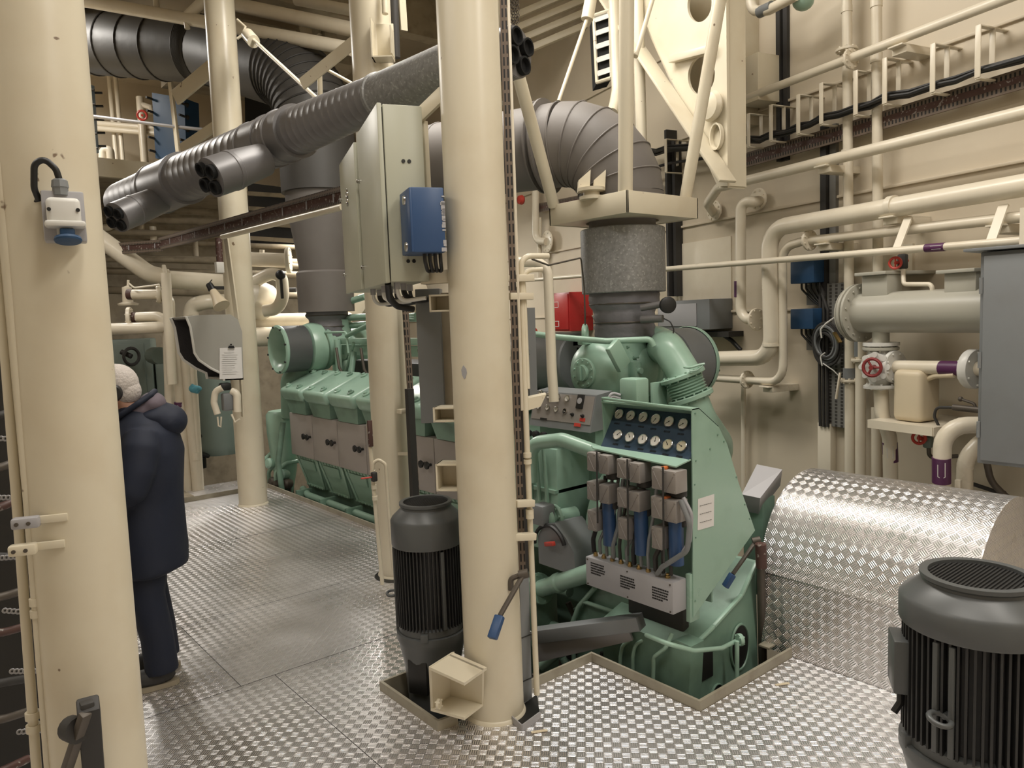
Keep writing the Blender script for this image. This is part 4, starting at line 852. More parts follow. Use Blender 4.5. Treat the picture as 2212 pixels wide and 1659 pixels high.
o = pipe('small drain valve with a dark red wheel under the jerrycan shelf', [PW(2005, 935, .3), PW(2007, 990, .3), PW(2070, 985, .2)], .012, 'iron', fil=.03, name='drain_valve', cat='valve'); f = MB(); q = PW(1985, 946, .38); f.torus(q, WN-WD*.5, .034, .009, 20, 8); f.cyl(q, PW(2004, 950, .3), .014); f.bar(q-V((0, 0, .03)), q+V((0, 0, .03)), .01, .006); f.build('dark_red_wheel', 'redw', o); f = MB(); f.bc((0, 0, 0), (.05, .05, .07), .012, M.Translation(PW(2005, 955, .3))); f.build('valve_block', 'seagreen', o)
o = pipe('large white elbow pipe with a purple band under the grey wall cabinet', [PD(2150, 918, 4.05), PD(2036, 918, 4.1), PD(2034, 1120, 4.2)], .046, fil=.2, n=20); band(o, [PD(2034, 988, 4.13), PD(2034, 1042, 4.16)], .046)
o = pipe('white pipe with a curved top beside the purple banded elbow, under the grey cabinet', [PD(2150, 945, 4.2), PD(2120, 952, 4.2), PD(2085, 990, 4.2), PD(2082, 1120, 4.3)], .043, fil=.12, n=20); f = MB(); q = PD(2070, 1055, 4.18); f.bc((0, 0, 0), (.03, .03, .1), .004, M.Translation(q)); f.build('lug', 'pipe', o)
# grey cabinet on the wall at the right edge
cb = thing('wall_cabinet', 'plain grey steel cabinet cut off by the right edge of the picture', 'cabinet', (4.45, 1.0, .93))
f = MB(); f.box(4.2, 4.75, .55, 1.405, .925, 1.985, .006); f.build('cabinet_body', 'grey', cb)
f = MB(); f.box(4.18, 4.205, .56, 1.385, .945, 1.965, .004); d_ = f.build('cabinet_door', 'grey', cb)
f = MB(); f.box(4.16, 4.72, .50, 1.47, 1.99, 2.005, .002); f.build('canopy', 'grey', cb)
for z in (1.1, 1.45, 1.82): f = MB(); f.cyl((4.185, 1.395, z-.04), (4.185, 1.395, z+.04), .009); f.build('hinge', 'grey', d_)
f = MB(); f.box(4.4, 4.7, 1.0, 1.3, 2.005, 2.2); f.box(4.45, 5.0, .6, .7, 1.2, 1.3); f.build('wall_bracket', 'pipe', cb)
pipe('brown hose hanging under the grey cabinet at the right edge', [PD(2132, 1000, 4.2), PD(2140, 1040, 4.2), PD(2175, 1075, 4.2), PD(2250, 1105, 4.2)], .018, 'iron', fil=.15, name='hose', cat='hose')
pipe('dark hose lying behind the right end of the arched cover', [PD(2085, 1040, 4.5), PD(2160, 1065, 4.4), PD(2200, 1062, 4.4)], .012, 'dark', fil=.1, name='hose', cat='hose')
# fire box, grey control box
t = thing('hose_cabinet', 'bright red fire box on the right wall, seen past the middle column', 'fire box', PW(1205, 716, .0), group=None)
a, b = WL(1180, 635, .3), WL(1222, 716, .3); f = MB(WF); f.box(a.x, b.x+.1, -.3, 0, b.z, a.z, .01); f.build('box_body', 'red', t)
f = MB(WF); f.box(a.x+.02, b.x+.08, -.312, -.3, b.z+.02, a.z-.02, .004); dd = f.build('door', 'red', t)
f = MB(WF)
for zz in (.62, .12):
    z0 = b.z+(a.z-b.z)*zz; x0, x1 = a.x+.18, a.x+.30; h = .06
    for (xa, xb, za, zb) in ((x0, x1, z0, z0+.006), (x0, x1, z0+h, z0+h+.006), (x0, x0+.008, z0, z0+h), (x1-.008, x1, z0, z0+h)): f.box(xa, xb, -.315, -.311, za, zb)
f.box(a.x+.04, a.x+.1, -.315, -.311, b.z+.04, b.z+.10)
f.build('white_sign_marks', 'paper', dd)
f = MB(); c = PW(1150, 695, .3); f.lathe([(.07, 0), (.08, .03), (.06, .08), (.0, .09)], c, WN, 20); f.sph(c+V((0, 0, -.12)), .06); tag(f.build('hydrant', 'redw'), 'small red valve head just left of the red fire box', 'hydrant')
f = MB(); c = PW(1130, 432, .2); f.lathe([(.05, 0), (.06, .02), (.05, .06), (0, .07)], c, WN, 20); tag(f.build('alarm_button', 'redw'), 'round red button high on the wall right of the middle column', 'alarm')
o = pipe('bent cream pipe with a round flange on the wall, left of the square hanger plate', [PW(1157, 385, .15), PW(1157, 520, .15), PW(1180, 522, .1)], .045, fil=.1); fl(o, PW(1182, 522, .08), WN, .13)
t = thing('control_box', 'dark grey wall box with a pale panel behind the turbocharger silencer', 'control box', PW(1497, 712, 0))
a, b = WL(1420, 652, .25), WL(1533, 712, .25); f = MB(WF); f.box(a.x, b.x, -.25, 0, b.z, a.z, .006); f.build('box_body', 'grey', t)
f = MB(WF); f.box(a.x+.02, b.x-.16, -.258, -.25, b.z+.03, a.z-.03, .003); f.build('front_panel', 'greylt', t)
pipe('black cable leaving the dark grey wall box to the right', [PW(1430, 722, .12), PW(1560, 722, .1), PW(1580, 735, .08), PW(1600, 756, .06)], .018, 'black', fil=.1, name='cable', cat='cable')
f = MB(WF); a, b = WL(1438, 716, .14), WL(1578, 728, .14); f.box(a.x, b.x, -.16, 0, b.z, a.z); tag(f.build('cable_ledge', 'dark'), 'dark cable ledge under the grey wall box', 'ledge')
f = MB(WF); a, b = WL(1455, 530, .0), WL(1582, 650, .0); f.box(a.x, b.x, -.012, 0, b.z, a.z, .002); tag(f.build('wall_plate', 'pipe'), 'flat cream plate fixed to the wall right of the galvanised sleeve', 'plate')
f = MB(WF); a, b = WL(1443, 280, .1), WL(1452, 640, .1); f.box(a.x-.03, a.x, -.12, 0, b.z, a.z); f.box(a.x+.02, a.x+.06, -.08, 0, b.z, a.z-.1); tag(f.build('vertical_cable_tray', 'dark'), 'dark vertical cable tray on the wall right behind the exhaust stack', 'cable tray')
# ---------------------------------------------------------------- web plates and frames of the hull
wb = MB(); o1 = 1.15
def WQ(x, y, o=1.0): return PW(x, y, o)
outer = [WQ(*p, .9) for p in ((1325, -60), (1590, 455), (1660, 455), (1660, 300), (1545, 260), (1540, -60))]
def holed(name, outline, holes, nrm, thick, mat, label):
    "plate with oval holes: outline and holes are coplanar point lists; filled with a bridged triangulation"
    bm = bmesh.new(); es = []
    for lp in [outline]+holes:
        vs = [bm.verts.new(p) for p in lp]
        es += [bm.edges.new((vs[i], vs[(i+1) % len(vs)])) for i in range(len(vs))]
    r = bmesh.ops.triangle_fill(bm, use_beauty=True, use_dissolve=False, edges=es)
    ext = bmesh.ops.extrude_face_region(bm, geom=bm.faces[:]); vs = [g for g in ext['geom'] if isinstance(g, bmesh.types.BMVert)]
    bmesh.ops.translate(bm, verts=vs, vec=nrm*thick)
    f = MB(); f.bm = bm; return f.build(name, mat)
def oval(cx, cy, rx, ry, o, tilt=0, n=28):
    return [WQ(cx+rx*cos(2*pi*k/n)*cos(tilt)-ry*sin(2*pi*k/n)*sin(tilt), cy+rx*cos(2*pi*k/n)*sin(tilt)+ry*sin(2*pi*k/n)*cos(tilt), o) for k in range(n)]
wo = .95
pl = holed('web_plate', [WQ(x, y, wo) for x, y in ((1345, -60), (1568, -60), (1572, 402), (1553, 402))], [oval(1511, 10, 26, 38, wo, .1), oval(1515, 163, 29, 42, wo, .1)], -WN, .02, 'cream', '')
tag(pl, 'cream hull web plate with two large oval holes, upper right of the exhaust elbow', 'web plate')
wq = [WQ(x, y, wo-.02) for x, y in ((1345, -60), (1568, -60), (1572, 402), (1553, 402))]; dpt = -WN*.15
f = MB(); f.prism([p+dpt for p in wq], -WN*.012); f.build('web_shade_back', 'cream', pl)  # back plate added behind the web so its holes look dark inside
f = MB()
for a_, b_ in ((1, 2), (2, 3), (3, 0)): f.prism([wq[a_], wq[b_], wq[b_]+dpt, wq[a_]+dpt], (wq[a_]-wq[b_]).cross(WN).normalized()*.012)
f.build('web_return', 'cream', pl)
f = MB(); a, b = WQ(1372, 105, wo+.06), WQ(1560, 395, wo+.06); f.bar(WQ(1310, 0, wo+.08), WQ(1572, 392, wo+.08), .02, .14, .003, hint=WN); f.build('web_flange', 'cream', pl)
f = MB(); f.bar(WQ(1450, 128, wo+.03), WQ(1540, 105, wo+.03), .05, .05, .004); f.build('web_stiffener', 'cream', pl)
f = MB(WF); a, b = WL(1578, -60, .14), WL(1612, 268, .14); f.box(a.x, b.x, -.14, 0, b.z, a.z+.3, .004); tag(f.build('wall_post', 'cream'), 'pale boxed post on the wall just right of the web plate with the oval holes', 'post')
c = WQ(1542, 230, wo+.02); f = MB(); f.lathe([(.09, 0), (.10, .02), (.085, .05), (.0, .07)], c, WN, 24); f.build('web_boss', 'cream', pl)
f = MB(); T = frame(WN, WQ(1552, 295, wo+.01)) @ M.Diagonal((.055, .085, 1, 1)); f.T = T; f.lathe([(1, 0), (1.05, .03), (.9, .03), (.88, 0)], n=28); f.build('cable_eye', 'cream', pl)
for k, (x0, w_) in enumerate(((1562, 30), (1600, 40))):
    f = MB(WF); a, b = WL(x0, 130, .25), WL(x0+w_, 215, .25); f.box(a.x, b.x, -.26, 0, b.z, a.z, .004); tag(f.build('wall_box', 'cream'), ['smaller', 'larger'][k]+' of the two cream boxes high on the wall right of the oval holes', 'box', 'cream wall boxes')
for k in range(4):   # horizontal hull stringers between the frames, catching light
    z = 1.72+.78*k; f = MB(WF); f.box(-12, 3.2, -.02, 0, z, z+.02, .004); struct(f.build('trim_%d' % (k+2), 'wall'))
f = MB(WF)
for k, (x, y) in enumerate(((1640, 100),)): pass
# louvred vent
lv = thing('louvre_vent', 'white louvred vent box with black gaps hanging high right of the exhaust elbow', 'vent', PD(1312, 180, 6.0))
D_ = 6.0; c0, c1 = PD(1283, 40, D_), PD(1330, 180, D_)
a_, b_, c_, d_ = PD(1283, 34, D_), PD(1318, 22, D_-.25), PD(1322, 168, D_-.25), PD(1290, 178, D_)
nv = V((.6, .8, 0)); f = MB(); f.prism([a_+nv*.05, b_+nv*.05, c_+nv*.05, d_+nv*.05], nv*.18); f.build('vent_body', 'matt', lv)
for k in range(5):
    t0, t1 = .03+k*.2, .14+k*.2
    f = MB(); p_ = [a_.lerp(d_, t0), b_.lerp(c_, t0), b_.lerp(c_, t1)-nv*.06, a_.lerp(d_, t1)-nv*.06]; f.prism(p_, nv*.012); f.build('louvre_blade', 'white', lv)
for u_, v_ in ((a_, b_), (b_, c_), (c_, d_), (d_, a_)): f = MB(); f.tube([u_, v_], .016, 8); f.build('vent_frame', 'cream', lv)
pipe('cream post hanging down right beside the louvred vent with a rod at its end', [PD(1325, -20, 5.7), PD(1333, 195, 5.7), PD(1328, 225, 5.6), PD(1322, 245, 5.5)], .042, 'cream', n=16, name='hanger_post', cat='post')
for k in range(4):   # lit beams high over the elbow
    y = 12+26*k; f = MB(); f.bar(PD(1100, 40+28*k, 8.2), PD(1295, -42+28*k, 8.0), .055, .07, .004)
    tag(f.build('ceiling_beam', 'cream'), ['topmost', 'second', 'third', 'lowest'][k]+' of the four parallel cream beams high above the exhaust elbow', 'beam', 'parallel cream beams')
# ---------------------------------------------------------------- hanger frame over the near exhaust stack
hf = thing('pipe_hanger', 'square cream hanger plate with sloping legs above the galvanised sleeve', 'support frame', (3.72, 3.33, 2.34))
H0, H1 = 2.335, 2.465; hx0, hx1, hy0, hy1 = 3.385, 4.06, 2.985, 3.66
e_ = .004; bm_o = [V((hx0+e_, hy0+e_, H0+e_)), V((hx1-e_, hy0+e_, H0+e_)), V((hx1-e_, hy1-e_, H0+e_)), V((hx0+e_, hy1-e_, H0+e_))]
hole = [V((3.72+.235*cos(2*pi*k/36), 3.33+.235*sin(2*pi*k/36), H0)) for k in range(36)]
hp = holed('hanger_plate', bm_o, [hole], V((0, 0, 1)), .02, 'cream', ''); hp.parent = hf; hp.matrix_world = M.Identity(4)
hp.data.transform(WM[hf.name].inverted() @ WM['hanger_plate']); hp.matrix_basis = M.Identity(4); WM[hp.name] = WM[hf.name].copy()
for (x0, x1, y0, y1) in ((hx0, hx0+.012, hy0, hy1), (hx1-.012, hx1, hy0, hy1), (hx0, hx1, hy0, hy0+.012), (hx0, hx1, hy1-.012, hy1)):
    f = MB(); f.box(x0, x1, y0, y1, H0, H1, .002); f.build('edge_plate', 'cream', hf)
for (pa, pb, r_) in ((V((3.40, 3.63, 2.46)), PD(1100, 90, 4.3), .038), (V((3.43, 3.04, 2.46)), PD(1354, -60, 4.2), .044), (V((4.0, 3.04, 2.46)), PD(1566, -60, 4.45), .038)):
    f = MB(); f.tube([pa, pa+(pb-pa)*1.9], r_, 18); f.build('sloping_leg', 'cream', hf)
f = MB(); f.tube([PD(1366, -450, 5.6), PD(1386, 330, 5.6)], .042, 18); tag(f.build('hanger_post', 'cream'), 'vertical cream post behind the sloping legs over the exhaust elbow', 'post')
f = MB(); f.tube([PD(1418, -30, 4.6), PD(1373, 122, 4.3)], .014, 10); f.build('brace_rod', 'cream', hf)
for k in range(2):
    f = MB(); x_ = 1248+33*k; q = [PD(x_, 415, 4.62), PD(x_+26, 410, 4.58), PD(x_+28, 366, 4.58), PD(x_+2, 389, 4.62)]; f.prism(q, (.05, .06, 0)); f.build('spring_bracket', 'cream', hf)
f = MB(); q = PD(1278, 428, 4.62); f.lathe([(.075, -.01), (.075, .01), (.05, .015), (.05, .035), (.085, .04), (.085, .06)], q, (0, 0, 1), 24); f.build('spring_cup', 'cream', hf)
hg = thing('spring_hanger', 'cream spring hanger rod holding up the near exhaust elbow', 'hanger', PD(1208, 222, 5.4))
f = MB(); f.tube([PD(1207, 218, 5.35), PD(1270, 35, 5.5)], .014, 10); f.build('rod', 'cream', hg)
f = MB(); f.cyl(PD(1268, 42, 5.5), PD(1276, 0, 5.5), .045); f.build('spring_can', 'cream', hg)
f = MB(); f.bar(PD(1278, 0, 5.5), PD(1310, -35, 5.6), .04, .01); f.build('strap', 'cream', hg)

ch = thing('chain', 'dark hanging chain at the top edge just right of the middle column', 'chain', PD(1112, 60, 3.6))
f = MB(); rng = random.Random(5)
for r_ in range(4):
    for k in range(13):
        q = PD(1104+5*r_+rng.uniform(-1, 1), -20+6.5*k-8*abs(r_-1.5), 3.6); f.torus(q, (1, 0, .1) if k % 2 else (0, 1, .1), .0075, .0022, 10, 5)
f.build('chain_links', 'iron', ch)
o = pipe('cream bend with a grey sleeve at the top edge, left of the two thin risers', [PW(1640, -40, .4), PW(1618, -5, .4), PW(1628, 24, .4), PW(1660, 22, .4), PW(1720, -10, .4)], .035, fil=.08); f = MB(); f.tube([PW(1640, 27, .4), PW(1668, 14, .4)], .04); f.build('grey_sleeve', 'grey', o)
f = MB(); f.sph(PW(1735, 2, .3), .07, 1.1, 1, .9); f.cyl(PW(1735, 2, .3), PW(1735, -40, .3), .05); tag(f.build('green_valve', 'green'), 'pale green valve body peeping in at the top edge left of the risers', 'valve')
# ================================================================ ROUND THE COLUMNS
# control cabinets hung on the middle column
cA = V((.334, .943, 0)); cB = V((.943, -.334, 0)); c0 = PD(833, 609, 3.15); zt = PD(811, 243, 3.15).z
TC = M(((cB.x, cA.x, 0, c0.x), (cB.y, cA.y, 0, c0.y), (0, 0, 1, c0.z), (0, 0, 0, 1)))   # x away from the doors, y to the far end
zb = c0.z; hC = zt-zb+.02
def cabinet(y0, y1, dz, label, dx=0.):
    t = thing('control_cabinet', label, 'control cabinet', (0, 0, 0), T=TC @ M.Translation((0, y0, 0)), group='control cabinets')
    f = MB(TC); f.box(.024+dx, .19, y0, y1, 0, hC-dz, .005); f.build('cabinet_body', 'cabinet', t)
    f = MB(TC); f.box(0+dx, .02+dx, y0-.0, y1-.004, -.004, hC-dz+.004, .005); d = f.build('cabinet_door', 'cabinet', t)
    f = MB(TC); f.box(.018+dx, .026+dx, y0+.01, y1-.01, .01, hC-dz-.01); f.build('door_gap_shade', 'black', t)  # black slab paints the shade in the gap between door and body
    for z in (.10, hC-.22):
        f = MB(TC); f.lathe([(.010, 0), (.010, .012), (.0, .016)], (dx, y1-.03, z), (-1, 0, 0), 12); f.build('door_lock', 'chrome', d)
    return t
k1 = cabinet(0, .56, 0, 'nearer of the two pale green-grey control cabinets hung on the middle column')
k2 = cabinet(.58, 1.12, .03, 'farther of the two pale green-grey control cabinets, with a chrome emblem on its door', -.012)
f = MB(TC)
for (z, r_) in ((.50, .022), (.465, .016)): f.torus((-.014, .86, z), (1, 0, 0), r_, .006, 16, 6)
f.box(-.018, -.012, .85, .87, .44, .53, .003); f.build('door_emblem', 'chrome', k2)
for z in (.085, .50):
    for k in (0, 1): f = MB(TC); f.lathe([(.008, 0), (.008, .004)], (.10+.025*k, .0, z), (0, -1, 0), 10); f.build('plug_hole', 'black', k1)
for k in range(9):
    rng = random.Random(k); y = .06+.10*k; x = .06+.05*(k % 3); f = MB(TC); f.tube([(x, y, .0), (x, y, -.05), (x+.03, y+rng.uniform(-.06, .06), -.08), (x+.12, y-.02, -.07)], .009+.004*(k % 2), 8, fil=.04); f.build('bottom_cable', 'black' if k % 3 else 'white', k1 if y < .57 else k2)
    f = MB(TC); f.lathe([(.014, -.03), (.014, 0)], (x, y, 0), (0, 0, 1), 8); f.build('cable_gland', 'greylt', k1 if y < .57 else k2)
pipe('thick black cable looping under the two control cabinets', [PD(838, 612, 3.2), PD(841, 645, 3.25), PD(858, 662, 3.3), PD(893, 668, 3.35)], .014, 'black', fil=.05, name='cable', cat='cable')
# brackets between cabinets and column
br = thing('cabinet_bracket', 'cream bracket arms holding the control cabinets on the middle column', 'bracket', PD(930, 600, 3.2))
for a, b, w_, h_ in ((PD(898, 258, 3.3), PD(958, 200, 3.22), .02, .06), (PD(917, 262, 3.3), PD(934, 580, 3.3), .022, .02), (PD(905, 268, 3.34), PD(921, 590, 3.34), .02, .03), (PD(915, 601, 3.28), PD(985, 596, 3.22), .06, .055)):
    f = MB(); f.bar(a, b, w_, h_, .002); f.build('bracket_arm', 'cream', br)
bb = thing('blue_junction_box', 'blue junction box with chipped paint in front of the control cabinets', 'junction box', PD(893, 545, 2.98))
q = PD(893, 545, 2.98); hb = PD(893, 405, 2.98).z-q.z; TB = M(((cB.x, cA.x, 0, q.x), (cB.y, cA.y, 0, q.y), (0, 0, 1, q.z), (0, 0, 0, 1)))
f = MB(TB); f.box(0, .135, 0, .18, 0, hb, .005); f.build('box_body', 'blue', bb)
f = MB(TB); f.box(-.006, .004, .0, .18, .002, hb-.002, .003); f.build('box_lid', 'blue', bb)
for z in (.03, hb-.04): f = MB(TB); f.lathe([(.02, 0), (.018, .006), (0, .008)], (-.006, .09, z), (-1, 0, 0), 12); f.build('lid_clasp', 'chrome', bb)
f = MB(TB)
for k in range(16):
    rng = random.Random(k+3); f.box(.128-rng.random()*.012, .137, -.002, .001, *(lambda a: (a, a+rng.uniform(.004, .02)))(rng.uniform(.0, hb-.03)))
f.build('paint_chips', 'greylt', bb)
for k in range(4): f = MB(TB); f.tube([(.06+.022*k, .06, 0), (.06+.022*k, .06, -.03), (.08+.02*k, .10, -.07), (.13, .16, -.06)], .008, 8, fil=.03); f.build('cable', 'black', bb)
# slotted tray and conduits on the right side of the middle column
tv = thing('vertical_cable_tray', 'slotted vertical cable tray on the right side of the middle column', 'cable tray', PD(1130, 1240, 3.30))
pa, pb = PD(1086, -60, 3.18), PD(1130, 1235, 3.36); d = pb-pa; xa = ray(1100, 600).cross(V((0, 0, 1))).normalized(); ya = d.normalized().cross(xa)
TV = M(((xa.x, ya.x, d.normalized().x, pa.x), (xa.y, ya.y, d.normalized().y, pa.y), (xa.z, ya.z, d.normalized().z, pa.z), (0, 0, 0, 1))); TVi = TV.inverted()
f = MB(TV); f.box(-.018, .012, -.02, .02, 0, d.length); f.build('slotted_web', 'perf', tv, uvf=lambda c, n: ((TVi @ c).x*1.6, (TVi @ c).z))
f = MB(TV); f.box(.014, .026, -.03, .02, 0, d.length*.72, .002); f.build('edge_strip', 'pipe', tv)
for z in (.35, .85, .88): f = MB(TV); f.box(-.022, .0, -.032, -.02, z*1.5, z*1.5+.02); f.build('cable_tie', 'white', tv)
f = MB(); f.bar(PD(1118, 620, 3.34), PD(1133, 1235, 3.42), .035, .02); f.build('cable_run', 'dark', tv)
o = pipe('cream conduit beside the middle column whose top bends to the right', [PD(1185, 553, 3.35), PD(1125, 553, 3.3), PD(1136, 900, 3.3), PD(1160, 1500, 3.36)], .013, 'cream', fil=.05, name='conduit', cat='conduit')
for y in (983, 997, 1105, 1115): f = MB(); q = PD(1136+(y-900)*.04, y, 3.3); f.cyl(q-V((0, 0, .01)), q+V((0, 0, .01)), .018); f.build('coupling', 'cream', o)
pipe('second shorter cream conduit with a bent top beside the middle column', [PD(1172, 582, 3.32), PD(1128, 584, 3.3), PD(1132, 640, 3.3), PD(1140, 840, 3.3)], .011, 'cream', fil=.05, name='conduit', cat='conduit')
pipe('fat white pipe with a bent top behind the conduits of the middle column', [PD(1120, 566, 4.5), PD(1183, 566, 4.5), PD(1192, 800, 4.5), PD(1197, 868, 4.5)], .030, 'pipe', fil=.14, name='pipe', cat='pipe')
pipe('thin dark wire strung from the middle column to the galvanised sleeve and lifting lug', [PD(1150, 560, 3.4), PD(1185, 573, 3.8), PD(1255, 557, 4.4), PD(1262, 620, 4.55), PD(1264, 680, 4.6), PD(1264, 705, 4.68)], .005, 'iron', fil=.05, n=8, name='wire', cat='wire')
for (x0, y0, x1, y1, lab) in ((1088, 602, 1152, 600, 'cream clamp on the right side of the middle column near the conduit tops'), (1110, 1160, 1156, 1158, 'cream pipe clamp on the right side of the middle column below the gauge box'), (1100, 640, 1150, 640, 'lower cream clamp just beneath the conduit tops of the middle column'), (1114, 1088, 1152, 1086, 'small cream clamp between the conduit coupling and the lower pipe clamp')):
    f = MB(); f.bar(PD(x0, y0, 3.26), PD(x1, y1, 3.3), .035, .03, .003); tag(f.build('pipe_clamp', 'cream'), lab, 'clamp', 'clamps on the middle column')
f = MB(); a, b, c, d4 = PD(1132, 862, 3.3), PD(1180, 852, 3.3), PD(1168, 878, 3.3), PD(1136, 888, 3.3); f.prism([a, b, c, d4], (.03, .04, .004)); tag(f.build('shelf_bracket', 'cream'), 'small pointed cream shelf bracket in front of the grey gauge box', 'bracket')
f = MB(); f.bar(PD(1140, 665, 3.7), PD(1146, 860, 3.75), .05, .05); f.bar(PD(1141, 760, 3.7), PD(1090, 762, 3.3), .02, .02); tag(f.build('upright', 'grey'), 'grey upright profile right of the middle column above the shelf bracket', 'post')
f = MB(); f.bar(PD(1124, 1245, 3.31), PD(1134, 1590, 3.50), .055, .055, .003)
gp_ = tag(f.build('cable_duct', 'grey'), 'grey square cable duct rising from the small floor cutout beside the middle column', 'cable duct')
for t_ in (.35, .62, .85):
    f = MB(); q = PD(1124, 1245, 3.31).lerp(PD(1134, 1590, 3.5), t_); f.bc(q, (.062, .062, .004), 0); f.build('duct_joint', 'dark', gp_)
def lever(label, p0, p1, p2, p3):
    t = thing('emergency_lever', label, 'lever', p0, group='blue handled levers')
    f = MB(); f.bar(p0, p1, .022, .012, .003); f.build('lever_arm', 'iron', t)
    f = MB(); f.bar(p1, p2, .042, .026, .006); f.build('blue_grip', 'blue', t)
    f = MB(); f.tube([p0, p3, p3+V((.0, .0, -.05))], .012, 8, fil=.02); f.lathe([(.02, -.02), (.02, .02)], p0, V((.6, -.6, .2)), 12); f.build('pivot', 'iron', t); return t
lever('iron lever with a blue grip hanging beside the middle column', PD(1131, 1240, 3.2), PD(1080, 1330, 3.1), PD(1063, 1380, 3.05), PD(1103, 1250, 3.2))
lever('iron lever with a blue grip behind the side of the gauge stand', PD(1634, 1168, 3.85), PD(1583, 1240, 3.8), PD(1566, 1268, 3.8), PD(1640, 1185, 3.9))
o = pipe('rusty brown vertical post between the gauge stand and the arched cover', [PD(1643, 1178, 3.78), PD(1650, 1560, 4.05)], .022, 'iron', name='post', cat='post'); f = MB(); f.tube([PD(1643, 1175, 3.78), PD(1645, 1225, 3.8)], .028); f.build('post_cap', 'brown', o); f = MB(); q = PD(1660, 1392, 3.85); f.bc(q, (.09, .06, .012), .002); f.build('post_foot_plate', 'coam', o)
t = thing('floor_cutout', 'small notch in the floor plates with a thin metal rim beside the middle column', 'floor opening', PZ(1132, 1560))
ct_ = [PZ(1094, 1548, .002), PZ(1128, 1579, .002), PZ(1167, 1550, .002), PZ(1160, 1500, .002)]
f = MB(); f.prism(ct_, (0, 0, .001)); f.build('hole_shade_sheet', 'black', t)  # black sheet laid on the floor stands in for the shade in the notch
for a, b in zip(ct_[:2], ct_[1:3]): f = MB(); f.bar(a+V((0, 0, .012)), b+V((0, 0, .012)), .005, .03); f.build('rim_strip', 'greylt', t)
for x, y in ((1165, 1580), (1690, 1478)):
    f = MB(); q = PZ(x, y, .003); f.box(-.035, .035, -.008, .008, 0, .002, 0, rotz(-.5, q)); tag(f.build('paper_scrap', 'jug'), 'small ochre scrap on the floor plates '+('by the floor notch' if x < 1300 else 'in front of the arched cover'), 'litter', 'ochre scraps on the floor')
f = MB(); f.bar(PX(1157, 1372, 2.55), PX(1385, 1343, 2.75), .085, .07, .004, hint=(0, 0, 1)); cdk = tag(f.build('cable_duct', 'grey'), 'grey metal cable duct running low from the middle column to the gauge stand', 'cable duct')
f = MB(); f.bar(PX(1157, 1410, 2.56), PX(1360, 1362, 2.75), .02, .10, .002); f.build('trunk_rail', 'greylt', cdk)
f = MB(); f.bar(PX(1150, 1462, 2.5), PX(1180, 1462, 2.55), .02, .03); tag(f.build('stub', 'iron'), 'short brown stub at the coaming right of the grey square duct', 'bracket')
# channel foot on the left of the middle column and its small brackets
fb_ = thing('column_bracket', 'heavy cream channel foot welded to the left side of the middle column base', 'bracket', PD(975, 1540, 3.2))
p = [PD(926, 1440, 3.12), PD(1003, 1475, 3.05), PD(1003, 1550, 3.12), PD(930, 1530, 3.2)]
up4 = V((0, 0, 1)); aa, ab, ac, ad = p
bk = V((.15, .045, 0))
f = MB(); f.prism([aa, ab, ab+bk, aa+bk], (0, 0, -.012)); f.build('top_flange', 'cream', fb_)
f = MB(); f.prism([ad, ac, ac+bk, ad+bk], (0, 0, -.012)); f.build('bottom_flange', 'cream', fb_)
f = MB(); f.prism([aa+bk*.8, ab+bk*.8, ac+bk*.8, ad+bk*.8], bk*.08); f.build('web', 'cream', fb_)
f = MB(); f.prism([aa, aa+bk, ad+bk, ad], (.01, -.005, 0)); f.build('stiffener', 'cream', fb_)
f = MB(); f.flange(PD(948, 1521, 3.15), (.5, -.8, 0), .022, .012, 4, br=.004); f.build('bolt', 'cream', fb_)
for (x, y, d_, h_, lab) in ((958, 655, 3.28, .075, 'upper cream channel bracket on the left of the middle column'), (966, 893, 3.3, .065, 'middle cream channel bracket on the left of the middle column'), (972, 1027, 3.3, .12, 'lower cream channel bracket on the left of the middle column, in front of the doors')):
    q = PD(x, y, d_); T = M.Translation(q) @ M.Rotation(R(-50), 4, 'Z'); f = MB(T)
    f.box(-.05, .09, -.05, .05, h_/2-.008, h_/2, .002); f.box(-.05, .09, -.05, .05, -h_/2, -h_/2+.008, .002); f.box(-.05, .09, .042, .05, -h_/2, h_/2); f.box(-.05, -.042, -.05, .05, -h_/2, h_/2)
    tag(f.build('channel_bracket', 'cream'), lab, 'bracket', 'channel brackets on the middle column')
gq = thing('switch_panel', 'flat grey metal casing behind the middle column, under the control cabinets', 'casing', PD(940, 915, 3.5))
ga, gb_ = PD(896, 625, 3.52), PD(915, 912, 3.62); T = M.Translation((ga.x, ga.y, gb_.z)) @ M.Rotation(R(-43), 4, 'Z')
f = MB(T); f.box(0, .115, 0, .10, 0, ga.z-gb_.z, .003); f.build('casing', 'grey', gq); f = MB(T); f.box(.115, .22, .04, .10, .05, ga.z-gb_.z-.02); f.build('rear_channel', 'dirty', gq)
